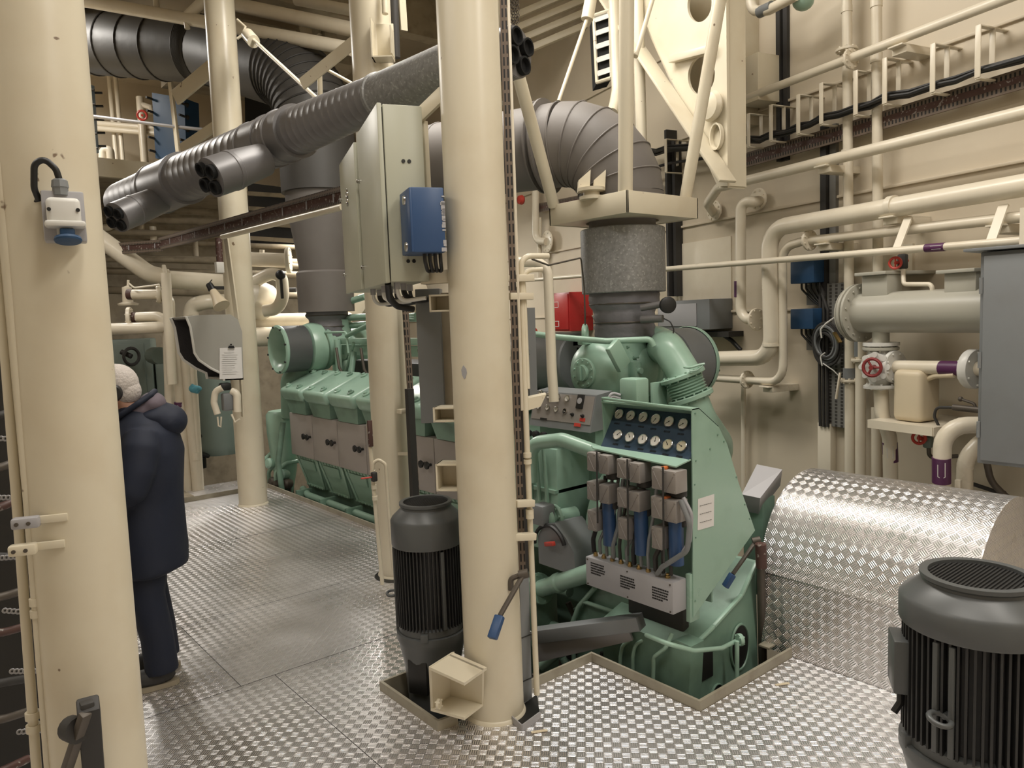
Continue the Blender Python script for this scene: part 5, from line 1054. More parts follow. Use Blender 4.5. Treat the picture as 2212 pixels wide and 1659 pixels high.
# slim tray and pipework on column B
tr = thing('vertical_cable_tray', 'rusty slotted cable tray on the right side of the column behind the left motor', 'cable tray', PD(890, 1100, 4.95))
pa, pb = PD(874, 640, 4.92), PD(902, 1110, 5.0); f = MB(); f.bar(pa, pb, .04, .015); f.build('slotted_web', 'perf', tr, uvf=lambda c, n: (c.x*1.3, c.z))
f = MB(); f.bar(PD(884, 840, 4.88), PD(897, 1110, 4.95), .045, .04); f.build('cable_run', 'dark', tr); f = MB(); f.bar(PD(893, 980, 4.95), PD(860, 980, 5.05), .02, .02); f.build('tray_arm', 'cream', tr)
f = MB(); f.bc(PD(870, 888, 4.98), (.06, .06, .03), .003); tag(f.build('pipe_clamp', 'cream'), 'small cream clamp on the column behind the left motor', 'clamp')
o = pipe('thin cream pipe with a red lever valve on the column behind the left motor', [PD(796, 915, 4.72), PD(805, 1030, 4.72), PD(826, 1262, 4.9)], .013, 'cream', name='pipe', cat='pipe')
f = MB(); f.bar(PD(798, 908, 4.7), PD(801, 965, 4.7), .03, .02, .004); f.build('brown_handle', 'brown', o)
f = MB(); f.tube([PD(805, 1012, 4.72), PD(806, 1000, 4.72), PD(818, 992, 4.72), PD(833, 1003, 4.72), PD(841, 1120, 4.75), PD(850, 1240, 4.85)], .011, 10, fil=.03); f.build('bent_pipe', 'cream', o)
f = MB(); q = PD(808, 1030, 4.7); f.bc(q, (.035, .035, .06), .008); f.build('valve_body', 'dark', o); f = MB(); f.bar(q, PD(780, 1034, 4.65), .018, .008, .003); f.build('red_lever', 'redw', o)
for y in (1020, 1052, 1076): f = MB(); q = PD(806+(y-1030)*.09, y, 4.73); f.cyl(q-V((0, 0, .012)), q+V((0, 0, .012)), .018); f.build('coupling', 'cream', o)
f = MB(); q = PZ(850, 1270, .001); f.lathe([(.165, 0), (.165, .001)], (CB.x-.02, CB.y-.03, .0012), (0, 0, 1), 40); tag(f.build('hole_shade_disc', 'black'), 'black disc as shade of the floor cutout around the column behind the left motor', 'floor opening')  # floor is uncut here; black disc paints the dark of the hole
# lamp box, black conduit and flat bar high on column B
lb = thing('wall_lamp', 'open cream metal box high on the column behind the left motor', 'box', PD(826, 120, 4.8))
q = PD(826, 80, 4.75); T = M.Translation(q) @ M.Rotation(R(-40), 4, 'Z'); f = MB(T)
f.box(-.065, .065, .05, .06, -.14, .10, .003); f.box(-.065, -.057, -.06, .06, -.14, .10); f.box(.057, .065, -.06, .06, -.12, .05); f.box(-.065, .065, -.06, .06, -.14, -.132); f.build('box_shell', 'cream', lb)
f = MB(); f.tube([PD(832, 30, 4.75), PD(830, -30, 4.75)], .02); f.build('conduit', 'cream', lb)
pipe('black conduit running up the right side of the column behind the left motor', [PD(849, -40, 4.9), PD(855, 125, 4.95)], .03, 'dark', name='conduit', cat='conduit')
f = MB(); f.bar(PD(866, -40, 4.95), PD(873, 66, 5.0), .05, .012); tag(f.build('flat_bar', 'cream'), 'flat cream bar ending beside the black conduit near the top', 'bar')
# ================================================================ LEFT COLUMN
sk = thing('power_socket', 'white industrial socket with a blue flap on the cream column at the far left', 'socket', PD(140, 520, 1.84))
q = PD(138, 462, 1.82); rd = (V((q.x, q.y, 0))-V((CL.x, CL.y, 0))).normalized(); fwd = (-ray(140, 460)); fwd.z = 0; fwd.normalize()
ang = atan2(fwd.y, fwd.x)+pi/2; T = M.Translation(q) @ M.Rotation(ang, 4, 'Z')   # local -y faces the camera
f = MB(T); f.box(-.045, .045, .0, .055, -.066, .055, .004); f.build('back_plate', 'greylt', sk)
f = MB(T); f.prism([(-.034, -.0, .032), (.034, 0, .032), (.034, .04, .04), (-.034, .04, .04)], (0, 0, -.004)); f.box(-.036, .036, -.03, .04, -.028, .036, .012, None, 3); f.box(-.042, .045, -.045, .04, -.036, -.02, .008); f.build('socket_housing', 'white', sk)
f = MB(T); f.box(-.018, .018, -.01, .03, -.055, -.03, .004); f.build('socket_mouth', 'white', sk)
f = MB(T); f.lathe([(.0, -.006), (.028, -.004), (.030, 0), (.028, .006), (0, .008)], (.004, -.03, -.066), (0, .25, 1), 28); f.box(-.012, .02, -.036, -.02, -.062, -.038, .004); f.build('blue_flap', 'bluehx', sk)
f = MB(T); f.lathe([(.017, .045), (.017, .062), (.019, .064), (.017, .08), (.012, .084)], (-.003, .005, 0), (0, 0, 1), 8); f.build('cable_gland', 'grey', sk)
for s in (-1, 1): f = MB(T); f.lathe([(.0045, 0), (.0045, .004)], (.03*s, -.029, .006), (0, -1, 0), 10); f.build('housing_screw', 'black', sk)
f = MB(T); f.tube([(-.003, .0, .08), (-.008, -.004, .105), (-.03, -.006, .128), (-.052, -.004, .115), (-.057, .01, .06), (-.05, .03, .035)], .0075, 12, fil=.03); f.build('loop_cable', 'black', sk)
pipe('dark cable running left from the white socket on the far left column', [PD(88, 425, 1.84), PD(60, 452, 1.85), PD(20, 468, 1.86), PD(-60, 480, 1.88)], .0055, 'dark', fil=.05, n=10, name='cable', cat='cable')
for (xa_, xb_, d_, r_, lab) in ((2, 82, 1.90, .0125, 'outer of the two cream conduits running down the far left column'), (24, 107, 1.87, .0095, 'inner of the two cream conduits running down the far left column')):
    pts = [PD(xa_-26, 350, d_-.03), PD(xa_, 640, d_), PD(xa_+33, 1060, d_+.05), PD(xb_, 1700, d_+.14)]
    o = pipe(lab, pts, r_, 'cream', name='conduit', cat='conduit')
    for y, s in ((1300, 1), (1325, 1), (1545, 0), (1572, 0)):
        if (s == 1) == (xa_ > 10):
            f = MB(); a = PD(xa_+33+(xb_-xa_-33)*(y-1060)/640, y, d_+.05+.09*(y-1060)/640); f.cyl(a-V((0, 0, .010)), a+V((0, 0, .010)), r_*1.45); f.build('coupling', 'cream', o)
for (x, y, mat, lab) in ((58, 1128, 'greylt', 'grey two-screw clamp on the conduits of the far left column'), (52, 1186, 'cream', 'cream clamp below the grey one on the far left column')):
    t = thing('conduit_clamp', lab, 'clamp', PD(x, y, 1.89)); T = M.Translation(PD(x, y, 1.88)) @ M.Rotation(ang-R(12), 4, 'Z')
    f = MB(T); f.box(-.032, .03, -.018, .012, -.014, .014, .006); f.build('clamp_block', mat, t)
    f = MB(T); f.box(.02, .09, .0, .008, -.008, .012, .002); f.build('clamp_arm', 'cream', t)
    for s in (-.018, .008): f = MB(T); f.lathe([(.005, 0), (.005, .003)], (s, -.018, 0), (0, -1, 0), 10); f.build('clamp_screw', 'iron', t)
f = MB(); rng = random.Random(2)
pn_ = thing('dark_panel', 'dark equipment panel with cables left of the far left column', 'panel', PD(-60, 1400, 2.6))
f = MB(); f.prism([PD(-260, 480, 2.9), PD(60, 480, 2.9), PD(110, 1800, 2.9), PD(-260, 1800, 2.9)], ray(0, 1000)*.1); f.build('back_panel', 'black', pn_)
for k in range(9):
    y = 910+k*95+rng.uniform(-10, 10); f = MB(); f.tube([PD(-120, y+rng.uniform(-30, 30), 2.5), PD(-20, y+rng.uniform(-20, 20), 2.45), PD(60, y+rng.uniform(-40, 10), 2.6)], .014, 10, fil=.1); f.build('cable', ['dark', 'iron', 'brown'][k % 3], pn_)
for k in range(7):
    y = 950+k*125; x1 = 10+26*k*.6; tch = thing('perforated_strap', 'pale perforated metal strap left of the far left column, %s from the top' % ['first', 'second', 'third', 'fourth', 'fifth', 'sixth', 'seventh'][k], 'strap', PD(20, y, 2.15), group='perforated straps')
    f = MB()
    for j in range(9): f.torus(PD(x1+30-j*9.5, y+(k % 3-1)*1.5*j*.5, 2.15), ray(0, 1200), .0055, .0028, 10, 5)
    f.build('strap_links', 'greylt', tch)
cl = thing('column_clamp', 'dark iron clamp bolted low on the cream column at the far left', 'clamp', PD(180, 1640, 1.95))
f = MB(); f.bar(PD(190, 1520, 1.84), PD(205, 1700, 1.98), .05, .05, .006); f.build('clamp_body', 'dark', cl)
f = MB(); f.bar(PD(185, 1540, 1.82), PD(135, 1690, 1.9), .026, .02, .004); f.build('clamp_arm', 'iron', cl)
f = MB(); f.bc(PD(188, 1528, 1.84), (.03, .03, .03), .004); f.lathe([(.03, -.02), (.032, .02)], PD(160, 1575, 1.85), (.3, -.9, .1), 16); f.build('clamp_bolt', 'dark', cl)
# ================================================================ SPIRAL DUCT WITH JET NOZZLES
sd = thing('spiral_duct', 'long grey spiral ventilation duct slanting across the upper left with jet nozzles', 'ventilation duct', PD(600, 310, 4.9))
e0, e1 = PD(1040, 127, 3.45), PD(272, 443, 7.1); 
zc = PD(600, 306, 4.95)
e0.z = e1.z = zc.z
def onduct(x, y): # point of the duct axis (a horizontal line) below/above a photo pixel
    dd = e1-e0; r_ = ray(x, y); n_ = V((0, 0, 1)).cross(dd).normalized(); return PP(x, y, e0, n_)
A0, A1 = e0, e1; dirn = (A1-A0).normalized(); LD = (A1-A0).length
def dl(x, y): return (onduct(x, y)-A0).dot(dirn)
segs = [(dl(960, 160), .100), (dl(820, 215), .118), (dl(640, 292), .150), (dl(590, 312), .168), (dl(400, 390), .185), (dl(345, 412), .20), (LD, .19)]
def ductpart(name, t0, t1, r0_, r1_, mat, ribs=0, lip=0.):
    f = MB(); L = t1-t0; pr = []
    if ribs:
        for k in range(ribs+1): 
            t = t0+L*k/ribs; r_ = r0_+(r1_-r0_)*k/ribs; pr += [(r_, t), (r_+.0007, t+.002), (r_, t+.004)] if k < ribs else [(r_, t)]
    else: pr = [(r0_+lip, t0), (r0_+lip, t0+.02), (r0_, t0+.025), (r1_, t1-.025), (r1_+lip, t1-.02), (r1_+lip, t1)]
    f.lathe(pr, A0, dirn, 40); return f.build(name, mat, sd)
T_ = [s_[0] for s_ in segs]
ductpart('end_collar', .0, T_[0], .085, .105, 'duct'); ductpart('galvanised_collar', T_[0]-.15, T_[1], .112, .116, 'galv', 0, .008)
ductpart('spiral_section', T_[1], T_[2], .116, .146, 'duct', 14)
ductpart('coupling', T_[2]-.02, T_[2]+.16, .158, .162, 'duct', 0, .008); ductpart('coupling', T_[3]-.02, T_[3]+.25, .165, .168, 'duct', 0, .006)
ductpart('spiral_section', T_[2]+.1, T_[4], .160, .185, 'duct', 16); ductpart('coupling', T_[4], T_[5], .20, .205, 'duct', 0, .008)
ductpart('spiral_section', T_[5], LD, .19, .195, 'duct', 6)
def nozzle(pf, pb, r_, r2):
    ax = (pb-pf).normalized(); L = (pb-pf).length
    f = MB(); f.lathe([(r_, 0), (r_, L*.35), (r_+.004, L*.36), (r_+.004, L*.42), (r_, L*.43), (r2, L)], pf, ax, 32); n_ = f.build('jet_nozzle', 'duct', sd)
    f = MB(); f.lathe([(r_-.004, .004), (r_-.004, .012)], pf-ax*.006, ax, 30); f.build('nozzle_face', 'duct', n_)
    for k in range(4):
        a = pi*.25+k*pi/2+.3; q = frame(ax, pf) @ V((r_*.56*cos(a), r_*.56*sin(a), 0)); f = MB(); f.lathe([(r_*.36, .0), (r_*.36, -.026), (r_*.29, -.026), (r_*.27, -.003)], q-ax*.004, ax, 20, (False, True)); f.build('jet_rim', 'matt', n_)
nozzle(PD(455, 384, 4.45), PD(570, 345, 4.72), .118, .10)
nozzle(PD(252, 470, 5.85), PD(345, 432, 6.2), .118, .11)
nozzle(PD(1116, 112, 3.5), PD(1055, 128, 3.6), .118, .10)
# slanted tray below the duct
tray('brown slotted cable tray slanting down behind the phone hood column to the control cabinets', [PD(740, 424, 4.9), PD(345, 527, 8.2)], .095, .1, (-1, .2, 0))
pipe('cream bar running along under the brown tray left of the control cabinets', [PD(740, 447, 4.86), PD(480, 512, 6.6)], .022, 'cream', name='bar', cat='bar')
tray('short dark cable tray branching left at the end of the slanting tray', [PD(352, 530, 8.15), PD(215, 540, 8.6)], .09, .1, (0, -1, 0))
# hangers and braces by the duct
o = pipe('cream hanger rod sloping down from the phone hood column to the spiral duct', [PD(543, 82, 6.6), PD(688, 216, 5.4)], .016, 'cream', name='hanger_rod', cat='rod'); f = MB(); f.cyl(PD(535, 75, 6.65), PD(548, 90, 6.55), .055); f.build('spring_can', 'cream', o); f = MB(); f.tube([PD(512, 42, 6.7), PD(530, 58, 6.7), PD(524, 75, 6.7), PD(512, 84, 6.7)], .012, 8); f.build('yoke', 'cream', o)
o = pipe('flat cream brace from the column behind the left motor to the spiral duct', [PD(690, 150, 5.2), PD(692, 212, 5.2)], .018, 'cream', name='brace', cat='brace'); f = MB(); f.bar(PD(652, 182, 5.2), PD(768, 88, 5.0), .012, .085); f.build('flat_arm', 'cream', o)
pipe('thin cream stay under the flat brace at the top of the spiral duct', [PD(705, 150, 5.6), PD(760, 180, 5.5)], .012, 'cream', name='stay', cat='rod')
for (x0, y0, x1, y1, w_, lab) in ((378, 212, 462, 142, .16, 'upper cream channel brace on the left of the phone hood column'), (392, 322, 472, 268, .10, 'lower thin cream brace on the left of the phone hood column')):
    f = MB(); f.bar(PD(x0, y0, 7.6), PD(x1, y1, 7.4), .03, w_, .003); tag(f.build('brace', 'cream'), lab, 'brace')
# ================================================================ PHONE HOOD ON COLUMN A
ph = thing('phone_hood', 'rounded grey acoustic telephone hood with a dark lining on the far cream column', 'phone hood', (2.2, 7.0, 1.26))
YP = 6.93
outp = [(402, 684), (440, 680), (498, 679), (514, 690), (523, 717), (526, 820), (484, 822), (481, 808), (456, 796), (430, 778), (420, 762), (416, 735), (411, 706)]
P = [PY(x, y, YP) for x, y in outp]
f = MB(); f.prism(P, (0, .025, 0)); f.build('side_panel', 'hood', ph)
f = MB(); f.prism([p+V((0, .44, 0)) for p in P], (0, .025, 0)); f.build('side_panel', 'hood', ph)
f = MB(); f.prism([p+V((0, .425, 0)) for p in P], (0, .012, 0)); f.build('foam_lining', 'foam', ph)
top = P[:6]; th = .025; ctr = sum(P, V())/len(P)
f = MB(); inn = [p+(ctr-p).normalized()*th for p in top]; f.prism([p+V((0, .004, 0)) for p in top+list(reversed(inn))], (0, .44, 0)); f.build('roof_shell', 'hood', ph)
f = MB(); inn2 = [p+(ctr-p).normalized()*.012 for p in inn]; f.prism([p+V((0, .026, 0)) for p in inn+list(reversed(inn2))], (0, .40, 0)); f.build('foam_lining', 'foam', ph)
lf = [PY(x, y, YP) for x, y in ((402, 684), (411, 706), (416, 735), (420, 762), (430, 778), (456, 796), (481, 808), (484, 822))]
f = MB(); fi = [p+(ctr-p).normalized()*.02 for p in lf]
f.tube([p+V((0, .0, 0)) for p in lf], .011, 8); f.build('rim', 'white', ph); f = MB(); f.tube([p+V((0, .45, 0)) for p in lf], .020, 8); f.build('rim', 'white', ph)
f = MB(); f.prism([P[5], P[6], P[6]+V((0, .46, 0)), P[5]+V((0, .46, 0))], (0, 0, .02)); f.build('bottom_shelf', 'hood', ph)
cb_ = thing('clipboard', 'white sheet on a clipboard hung on the grey phone hood', 'clipboard', PY(498, 817, YP-.02))
f = MB(); f.prism([PY(x, y, YP-.006) for x, y in ((474, 752), (521, 750), (524, 817), (474, 819))], (0, -.006, 0)); f.build('sheet', 'paper', cb_)
f = MB(); f.prism([PY(x, y, YP-.014) for x, y in ((492, 752), (494, 747), (504, 747), (506, 752))], (0, -.012, 0)); f.cyl(PY(499, 746, YP-.02), PY(499, 743, YP-.02), .008); f.build('clip', 'black', cb_)
f = MB(); rng = random.Random(4)
for k in range(11):
    y = 762+k*4.6; x1 = 514 if k % 4 else 508
    f.bar(PY(480+(4 if k == 0 else 0), y, YP-.0135), PY(x1-rng.uniform(0, 8), y-.3, YP-.0135), .0035, .001)
f.build('printed_lines', 'greylt', cb_)
o = thing('telephone', 'small intercom with white conduits below the grey phone hood', 'telephone', PD(490, 905, 6.9))
f = MB(); f.bc(PD(492, 868, 6.85), (.10, .08, .16), .015); f.build('phone_body', 'bluelt' if False else 'grey', o)
f = MB(); f.tube([PD(470, 895, 6.8), PD(462, 870, 6.8), PD(465, 845, 6.8), PD(480, 838, 6.8)], .03, 12, fil=.08); f.build('cable_bend', 'pipe', o)
f = MB(); f.tube([PD(470, 900, 6.8), PD(472, 920, 6.8), PD(477, 922, 6.8), PD(478, 900, 6.8)], .008, 8); f.tube([PD(500, 895, 6.8), PD(508, 912, 6.8), PD(518, 905, 6.8)], .01, 8); f.build('cord', 'pipe', o)
f = MB(); f.bc(PD(486, 835, 6.85), (.10, .08, .07), .02); f.build('gland', 'black', o)
f = MB(); f.tube([PD(500, 845, 6.85), PD(512, 850, 6.85), PD(513, 890, 6.85)], .035, 12, fil=.06); f.build('conduit', 'pipe', o)
f = MB(); f.bar(PD(520, 820, 6.95), PD(524, 900, 7.0), .012, .05); f.build('mounting_plate', 'cream', o)
hn = thing('horn_lamp', 'small cream horn lamp with a black cap on the phone hood column', 'lamp', PD(475, 655, 6.85))
f = MB(); f.lathe([(.030, 0), (.045, .10), (.075, .20), (.06, .20)], PD(458, 625, 6.85), PD(477, 658, 6.8)-PD(458, 625, 6.85), 24); f.build('horn', 'jug', hn)
f = MB(); f.lathe([(.03, -.06), (.035, 0), (.033, .02)], PD(458, 625, 6.85), PD(477, 658, 6.8)-PD(458, 625, 6.85), 20); f.bar(PD(460, 622, 6.86), PD(484, 622, 6.9), .03, .03); f.tube([PD(455, 622, 6.85), PD(446, 618, 6.85), PD(458, 604, 6.85)], .005, 6); f.build('black_cap', 'black', hn)
fe = thing('wall_tool', 'brown rod with a small white box on the side of the phone hood column', 'tool', PD(474, 590, 6.95))
f = MB(); f.tube([PD(472, 515, 6.95), PD(475, 570, 6.95)], .03); f.build('brown_rod', 'brown', fe); f = MB(); f.bc(PD(474, 578, 6.93), (.07, .06, .10), .006); f.build('white_box', 'white', fe)
f = MB(); f.bar(PD(488, 512, 7.0), PD(512, 690, 7.05), .012, .10); tag(f.build('flat_bar', 'cream'), 'flat cream bar along the left side of the phone hood column', 'bar')

f = MB(); q = PD(990, 805, 3.08); d_ = V((CM.x, CM.y, 0)); rr_ = .1295
n0 = atan2(q.y-CM.y, q.x-CM.x); r0_ = []; r1_ = []
pt = [(0, .028), (.10, .012), (.115, -.004), (.05, -.026), (0, -.03), (-.08, -.012), (-.10, .008), (-.05, .02)]
va = [f.v((CM.x+rr_*cos(n0+a*1.0), CM.y+rr_*sin(n0+a*1.0), q.z+z_)) for a, z_ in pt]; f.f(va)
vb = [f.v((CM.x+(rr_-.003)*cos(n0+a), CM.y+(rr_-.003)*sin(n0+a), q.z+z_)) for a, z_ in pt]; f.skin([vb, va], True, False)
f.build('paint_patch', 'greylt', bpy.data.objects['steel_column'])
# ================================================================ FAR END OF THE ENGINE ROOM
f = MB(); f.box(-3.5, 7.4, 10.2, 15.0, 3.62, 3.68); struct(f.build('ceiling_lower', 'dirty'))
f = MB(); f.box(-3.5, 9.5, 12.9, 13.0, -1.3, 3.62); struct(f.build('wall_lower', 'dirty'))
gl = thing('gallery', 'cream gallery edge with railing at the upper left, in front of the blue plates', 'gallery', (2.2, 10.2, 3.6))
f = MB(); f.box(-3, 3.6, 10.12, 10.2, 3.60, 3.82); f.build('edge_beam', 'cream', gl)
for (x, y0, y1) in ((375, 160, 345), (-400, 160, 345)):
    f = MB(); f.bar(PD(x-9, y0, 10.0), PD(x+13, y1+10, 10.0), .13, .03, .004, hint=(1, 0, 0)) if False else f.bar(PD(x-9, y0, 10.0), PD(x+13, y1+10, 10.0), .03, .14, .004); f.build('railing_post', 'cream', gl)
for (ya, yb) in ((143, 172), (250, 277)):
    f = MB(); f.tube([PD(100, ya-10, 10.0), PD(190, ya, 10.0), PD(372, yb-4, 10.0), PD(450, yb+4, 9.9)], .022, 10); f.build('handrail', 'greylt', gl)
def plate(label, quad, mat, thick, nb):
    t = thing('plate_exchanger', label, 'heat exchanger', quad[3])
    n = (quad[1]-quad[0]).cross(quad[3]-quad[0]).normalized(); n = n if n.dot(ray(300, 250)) > 0 else -n
    f = MB(); f.prism(quad, n*thick); f.build('end_plate', mat, t)
    for k in range(nb):
        for s in (0, 1):
            a = quad[s].lerp(quad[3-s], (k+.5)/nb); f = MB(); f.tube([a+n*.03, a-n*.10], .018, 8); f.lathe([(.035, -.05), (.035, -.02)], a, -n, 8); f.build('tie_bolt', 'dark', t)
    return t
plate('dark blue plate heat exchanger on the gallery behind the cream railing', [PD(328, 200, 11.0), PD(398, 212, 10.7), PD(403, 345, 10.7), PD(336, 342, 11.0)], 'bluehx', .25, 5)
plate('light blue plate cut off by the far left column, on the gallery', [PD(186, 178, 10.8), PD(204, 186, 11.2), PD(214, 330, 11.2), PD(196, 336, 10.8)], 'bluelt', .2, 5)
for i, (x0, y0, x1, y1, r_, d_) in enumerate(((234, 150, 252, 355, .035, 12.5), (248, 150, 266, 355, .035, 12.5), (302, 210, 313, 355, .06, 12.3), (412, 260, 416, 350, .03, 12.4))):
    o = pipe(['left of two thin cream pipes on the gallery back wall', 'right of two thin cream pipes on the gallery back wall', 'thicker cream pipe with a red wheel valve on the gallery back wall', 'short cream pipe right of the dark blue plate'][i], [PD(x0, y0, d_), PD(x1, y1, d_)], r_)
    if i == 2:
        f = MB(); q = PD(307, 249, 12.1); f.torus(q, ray(307, 249)+V((.2, 0, 0)), .07, .018, 20, 8); f.lathe([(.02, 0), (.02, .2)], q, ray(307, 249), 8); f.build('red_wheel', 'redw', o)
        f = MB(); f.tube([PD(302, 225, 12.3), PD(325, 232, 12.3), PD(328, 245, 12.3)], .05, 10); f.build('side_branch', 'pipe', o)
for i, y in enumerate((272, 283)):
    pipe(['upper', 'lower'][i]+' horizontal cream pipe low on the gallery back wall', [PD(205, y-6, 12.4), PD(440, y+14, 12.4)], .045)
pipe('curved cream pipe on the gallery floor beside the light blue plate', [PD(222, 352, 11.6), PD(222, 325, 11.6), PD(238, 322, 11.6), PD(240, 352, 11.6)], .06, fil=.1)
# dark lagged exhaust pipe running off to the left
o = thing('lagged_exhaust_pipe', 'thick dark lagged exhaust pipe across the upper left corner, bending down to the far stack', 'exhaust pipe', (3.2, 9, 4.5))
f = MB(); pth = fillet([V((3.70, 7.62, 3.15)), V((3.70, 7.62, 4.35)), PD(445, 108, 9.3), PD(100, 85, 10.2)], 1.0, 12)
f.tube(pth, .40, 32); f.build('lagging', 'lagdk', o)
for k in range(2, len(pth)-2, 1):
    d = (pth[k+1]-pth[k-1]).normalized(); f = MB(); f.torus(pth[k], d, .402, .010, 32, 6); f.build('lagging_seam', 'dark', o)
for k in range(5):
    q = PD(445, 108, 9.3).lerp(PD(100, 85, 10.2), .25+.14*k); f = MB(); f.torus(q, PD(100, 85, 10.2)-PD(445, 108, 9.3), .404, .012, 32, 6); f.build('lagging_strap', 'dark', o)
f = MB(); q = PD(438, 110, 9.2); f.bc(PD(435, 115, 8.9), (.06, .2, .5), .02); f.build('torn_flap', 'dirty', o)
f = MB(); f.prism([PD(528, 182, 10.5), PD(596, 190, 10.5), PD(604, 285, 10.5), PD(530, 290, 10.5)], ray(560, 230)*.6); tag(f.build('opening_shade_box', 'black'), 'black box as shade of the opening behind the phone hood column below the lagged pipe', 'vent')  # solid black box painted as the darkness inside an opening
# overhead pipes
pipe('shorter white pipe sloping across the top, right of the phone hood column', [PD(500, 8, 8.4), PD(800, 72, 7.6)], .075)
o = pipe('long white pipe sloping across the top left corner in front of the dark lagged pipe', [PD(100, -12, 9.0), PD(440, 47, 8.3), PD(760, 106, 7.6)], .07)
f = MB(); f.tube([PD(396, 44, 8.4), PD(470, -25, 8.2)], .06); f.tube([PD(402, 40, 8.35), PD(405, 62, 8.35)], .03); f.build('branch_pipe', 'pipe', o)
f = MB(); f.tube([PD(335, -20, 8.6), PD(340, 28, 8.6)], .035); f.build('hanger', 'pipe', o)
pipe('third white pipe at the top edge between the phone hood column and the next column', [PD(640, 0, 8.6), PD(800, 30, 8.2)], .06)
for k, (x0, y0, x1, y1, d_) in enumerate(((560, -20, 640, 10, 9), (668, 20, 690, 80, 9.5), (705, 10, 712, 90, 9.5), (655, 60, 665, 110, 9))):
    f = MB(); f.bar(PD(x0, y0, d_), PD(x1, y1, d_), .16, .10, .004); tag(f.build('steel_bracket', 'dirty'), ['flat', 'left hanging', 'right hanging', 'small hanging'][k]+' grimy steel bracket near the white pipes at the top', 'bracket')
f = MB(); f.box(3.4, 5.4, 9.6, 12.0, 5.3, 5.6); f.box(2.2, 7.0, 8.6, 8.8, 5.5, 6.2); tag(f.build('deck_girder', 'dirty'), 'dark deck girders above the white pipes at the top of the picture', 'girder')
# louvred dark opening and pipes under the gallery
lo = thing('louvre_opening', 'black louvred opening between the phone hood column and the far exhaust stack', 'vent', PD(590, 520, 9.6))
f = MB(); f.prism([PD(535, 395, 9.8), PD(660, 410, 9.8), PD(665, 530, 9.8), PD(540, 525, 9.8)], ray(600, 450)*.3); f.build('opening', 'black', lo)
for k in range(4):
    f = MB(); f.bar(PD(535, 418+32*k, 9.7), PD(665, 426+32*k, 9.7), .06, .05); f.build('louvre_bar', 'dirty', lo)
rng = random.Random(11)
spec = [('%s grimy pipe below the gallery, behind the far left end of the spiral duct' % w_, y) for w_, y in zip(('topmost', 'second', 'third', 'fourth', 'fifth', 'sixth', 'seventh', 'lowest'), (455, 476, 502, 522, 556, 566, 590, 628))]
for i, (lab, y) in enumerate(spec):
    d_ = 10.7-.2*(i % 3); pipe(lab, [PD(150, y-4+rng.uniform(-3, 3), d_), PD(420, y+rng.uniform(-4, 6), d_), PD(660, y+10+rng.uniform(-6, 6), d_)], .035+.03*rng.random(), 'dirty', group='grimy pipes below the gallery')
for i, (x, y0, y1, r_, d_) in enumerate(((243, 385, 470, .05, 10.8), (258, 385, 500, .07, 10.8), (275, 395, 460, .05, 10.9), (300, 400, 500, .05, 11.0), (330, 490, 545, .045, 10.4), (420, 505, 560, .04, 10.6))):
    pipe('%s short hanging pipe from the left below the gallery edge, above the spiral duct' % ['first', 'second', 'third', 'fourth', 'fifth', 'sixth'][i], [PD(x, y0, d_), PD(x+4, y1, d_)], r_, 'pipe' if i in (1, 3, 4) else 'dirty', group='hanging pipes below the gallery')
o = pipe('bent cream pipe at the left end of the spiral duct by the left column', [PD(200, 492, 10.2), PD(240, 492, 10.2), PD(246, 470, 10.2), PD(250, 430, 10.2)], .05, fil=.1)
o = pipe('thick cream pipe sloping down from the far left column to a flange', [PD(195, 500, 8.4), PD(322, 592, 8.6), PD(362, 600, 8.7)], .10, fil=.25, n=20); fl(o, PD(356, 604, 8.65), (.9, -.2, 0), .17, .04)
pipe('thick cream pipe running right from the flange to the phone hood column', [PD(362, 604, 8.7), PD(500, 612, 9.2)], .105, n=20)
o = pipe('white valve pipe with a brown band left of the phone hood, upper of two', [PD(280, 636, 8.2), PD(345, 636, 8.2), PD(366, 645, 8.2), PD(378, 1060, 8.3)], .055, fil=.15); band(o, [PD(276, 636, 8.2), PD(287, 636, 8.2)], .056, 'brown', 1); fl(o, PD(343, 636, 8.2), (.9, -.3, 0), .10, .04); f = MB(); f.tube([PD(366, 650, 8.2), PD(366, 650, 8.7)], .02); f.build('pipe_support', 'pipe', o)
f = MB(); f.lathe([(.10, 0), (.11, .02), (.055, .04), (.05, .20), (.0, .22)], PD(277, 660, 8.3), (0, 0, 1), 20); f.tube([PD(276, 632, 8.3), PD(277, 605, 8.3)], .014); f.build('valve_bonnet', 'pipe', o)
o = pipe('white valve pipe with a brown band left of the phone hood, lower of two', [PD(282, 686, 8.1), PD(345, 683, 8.1), PD(362, 700, 8.1), PD(374, 1060, 8.25)], .055, fil=.15); band(o, [PD(286, 686, 8.1), PD(296, 686, 8.1)], .056, 'brown', 1); fl(o, PD(280, 687, 8.1), (.9, -.4, 0), .12, .04)
pipe('long white pipe going left from the cream post toward the far left column', [PD(200, 712, 8.0), PD(300, 709, 8.0), PD(365, 706, 8.1)], .062)
pipe('slim cream post between the white valve pipes and the phone hood', [PD(358, 590, 7.9), PD(372, 830, 7.95)], .05)
pipe('thin looped copper coloured line over the white valve pipes', [PD(278, 612, 8.1), PD(290, 622, 8.1), PD(345, 615, 8.1)], .010, fil=.05)
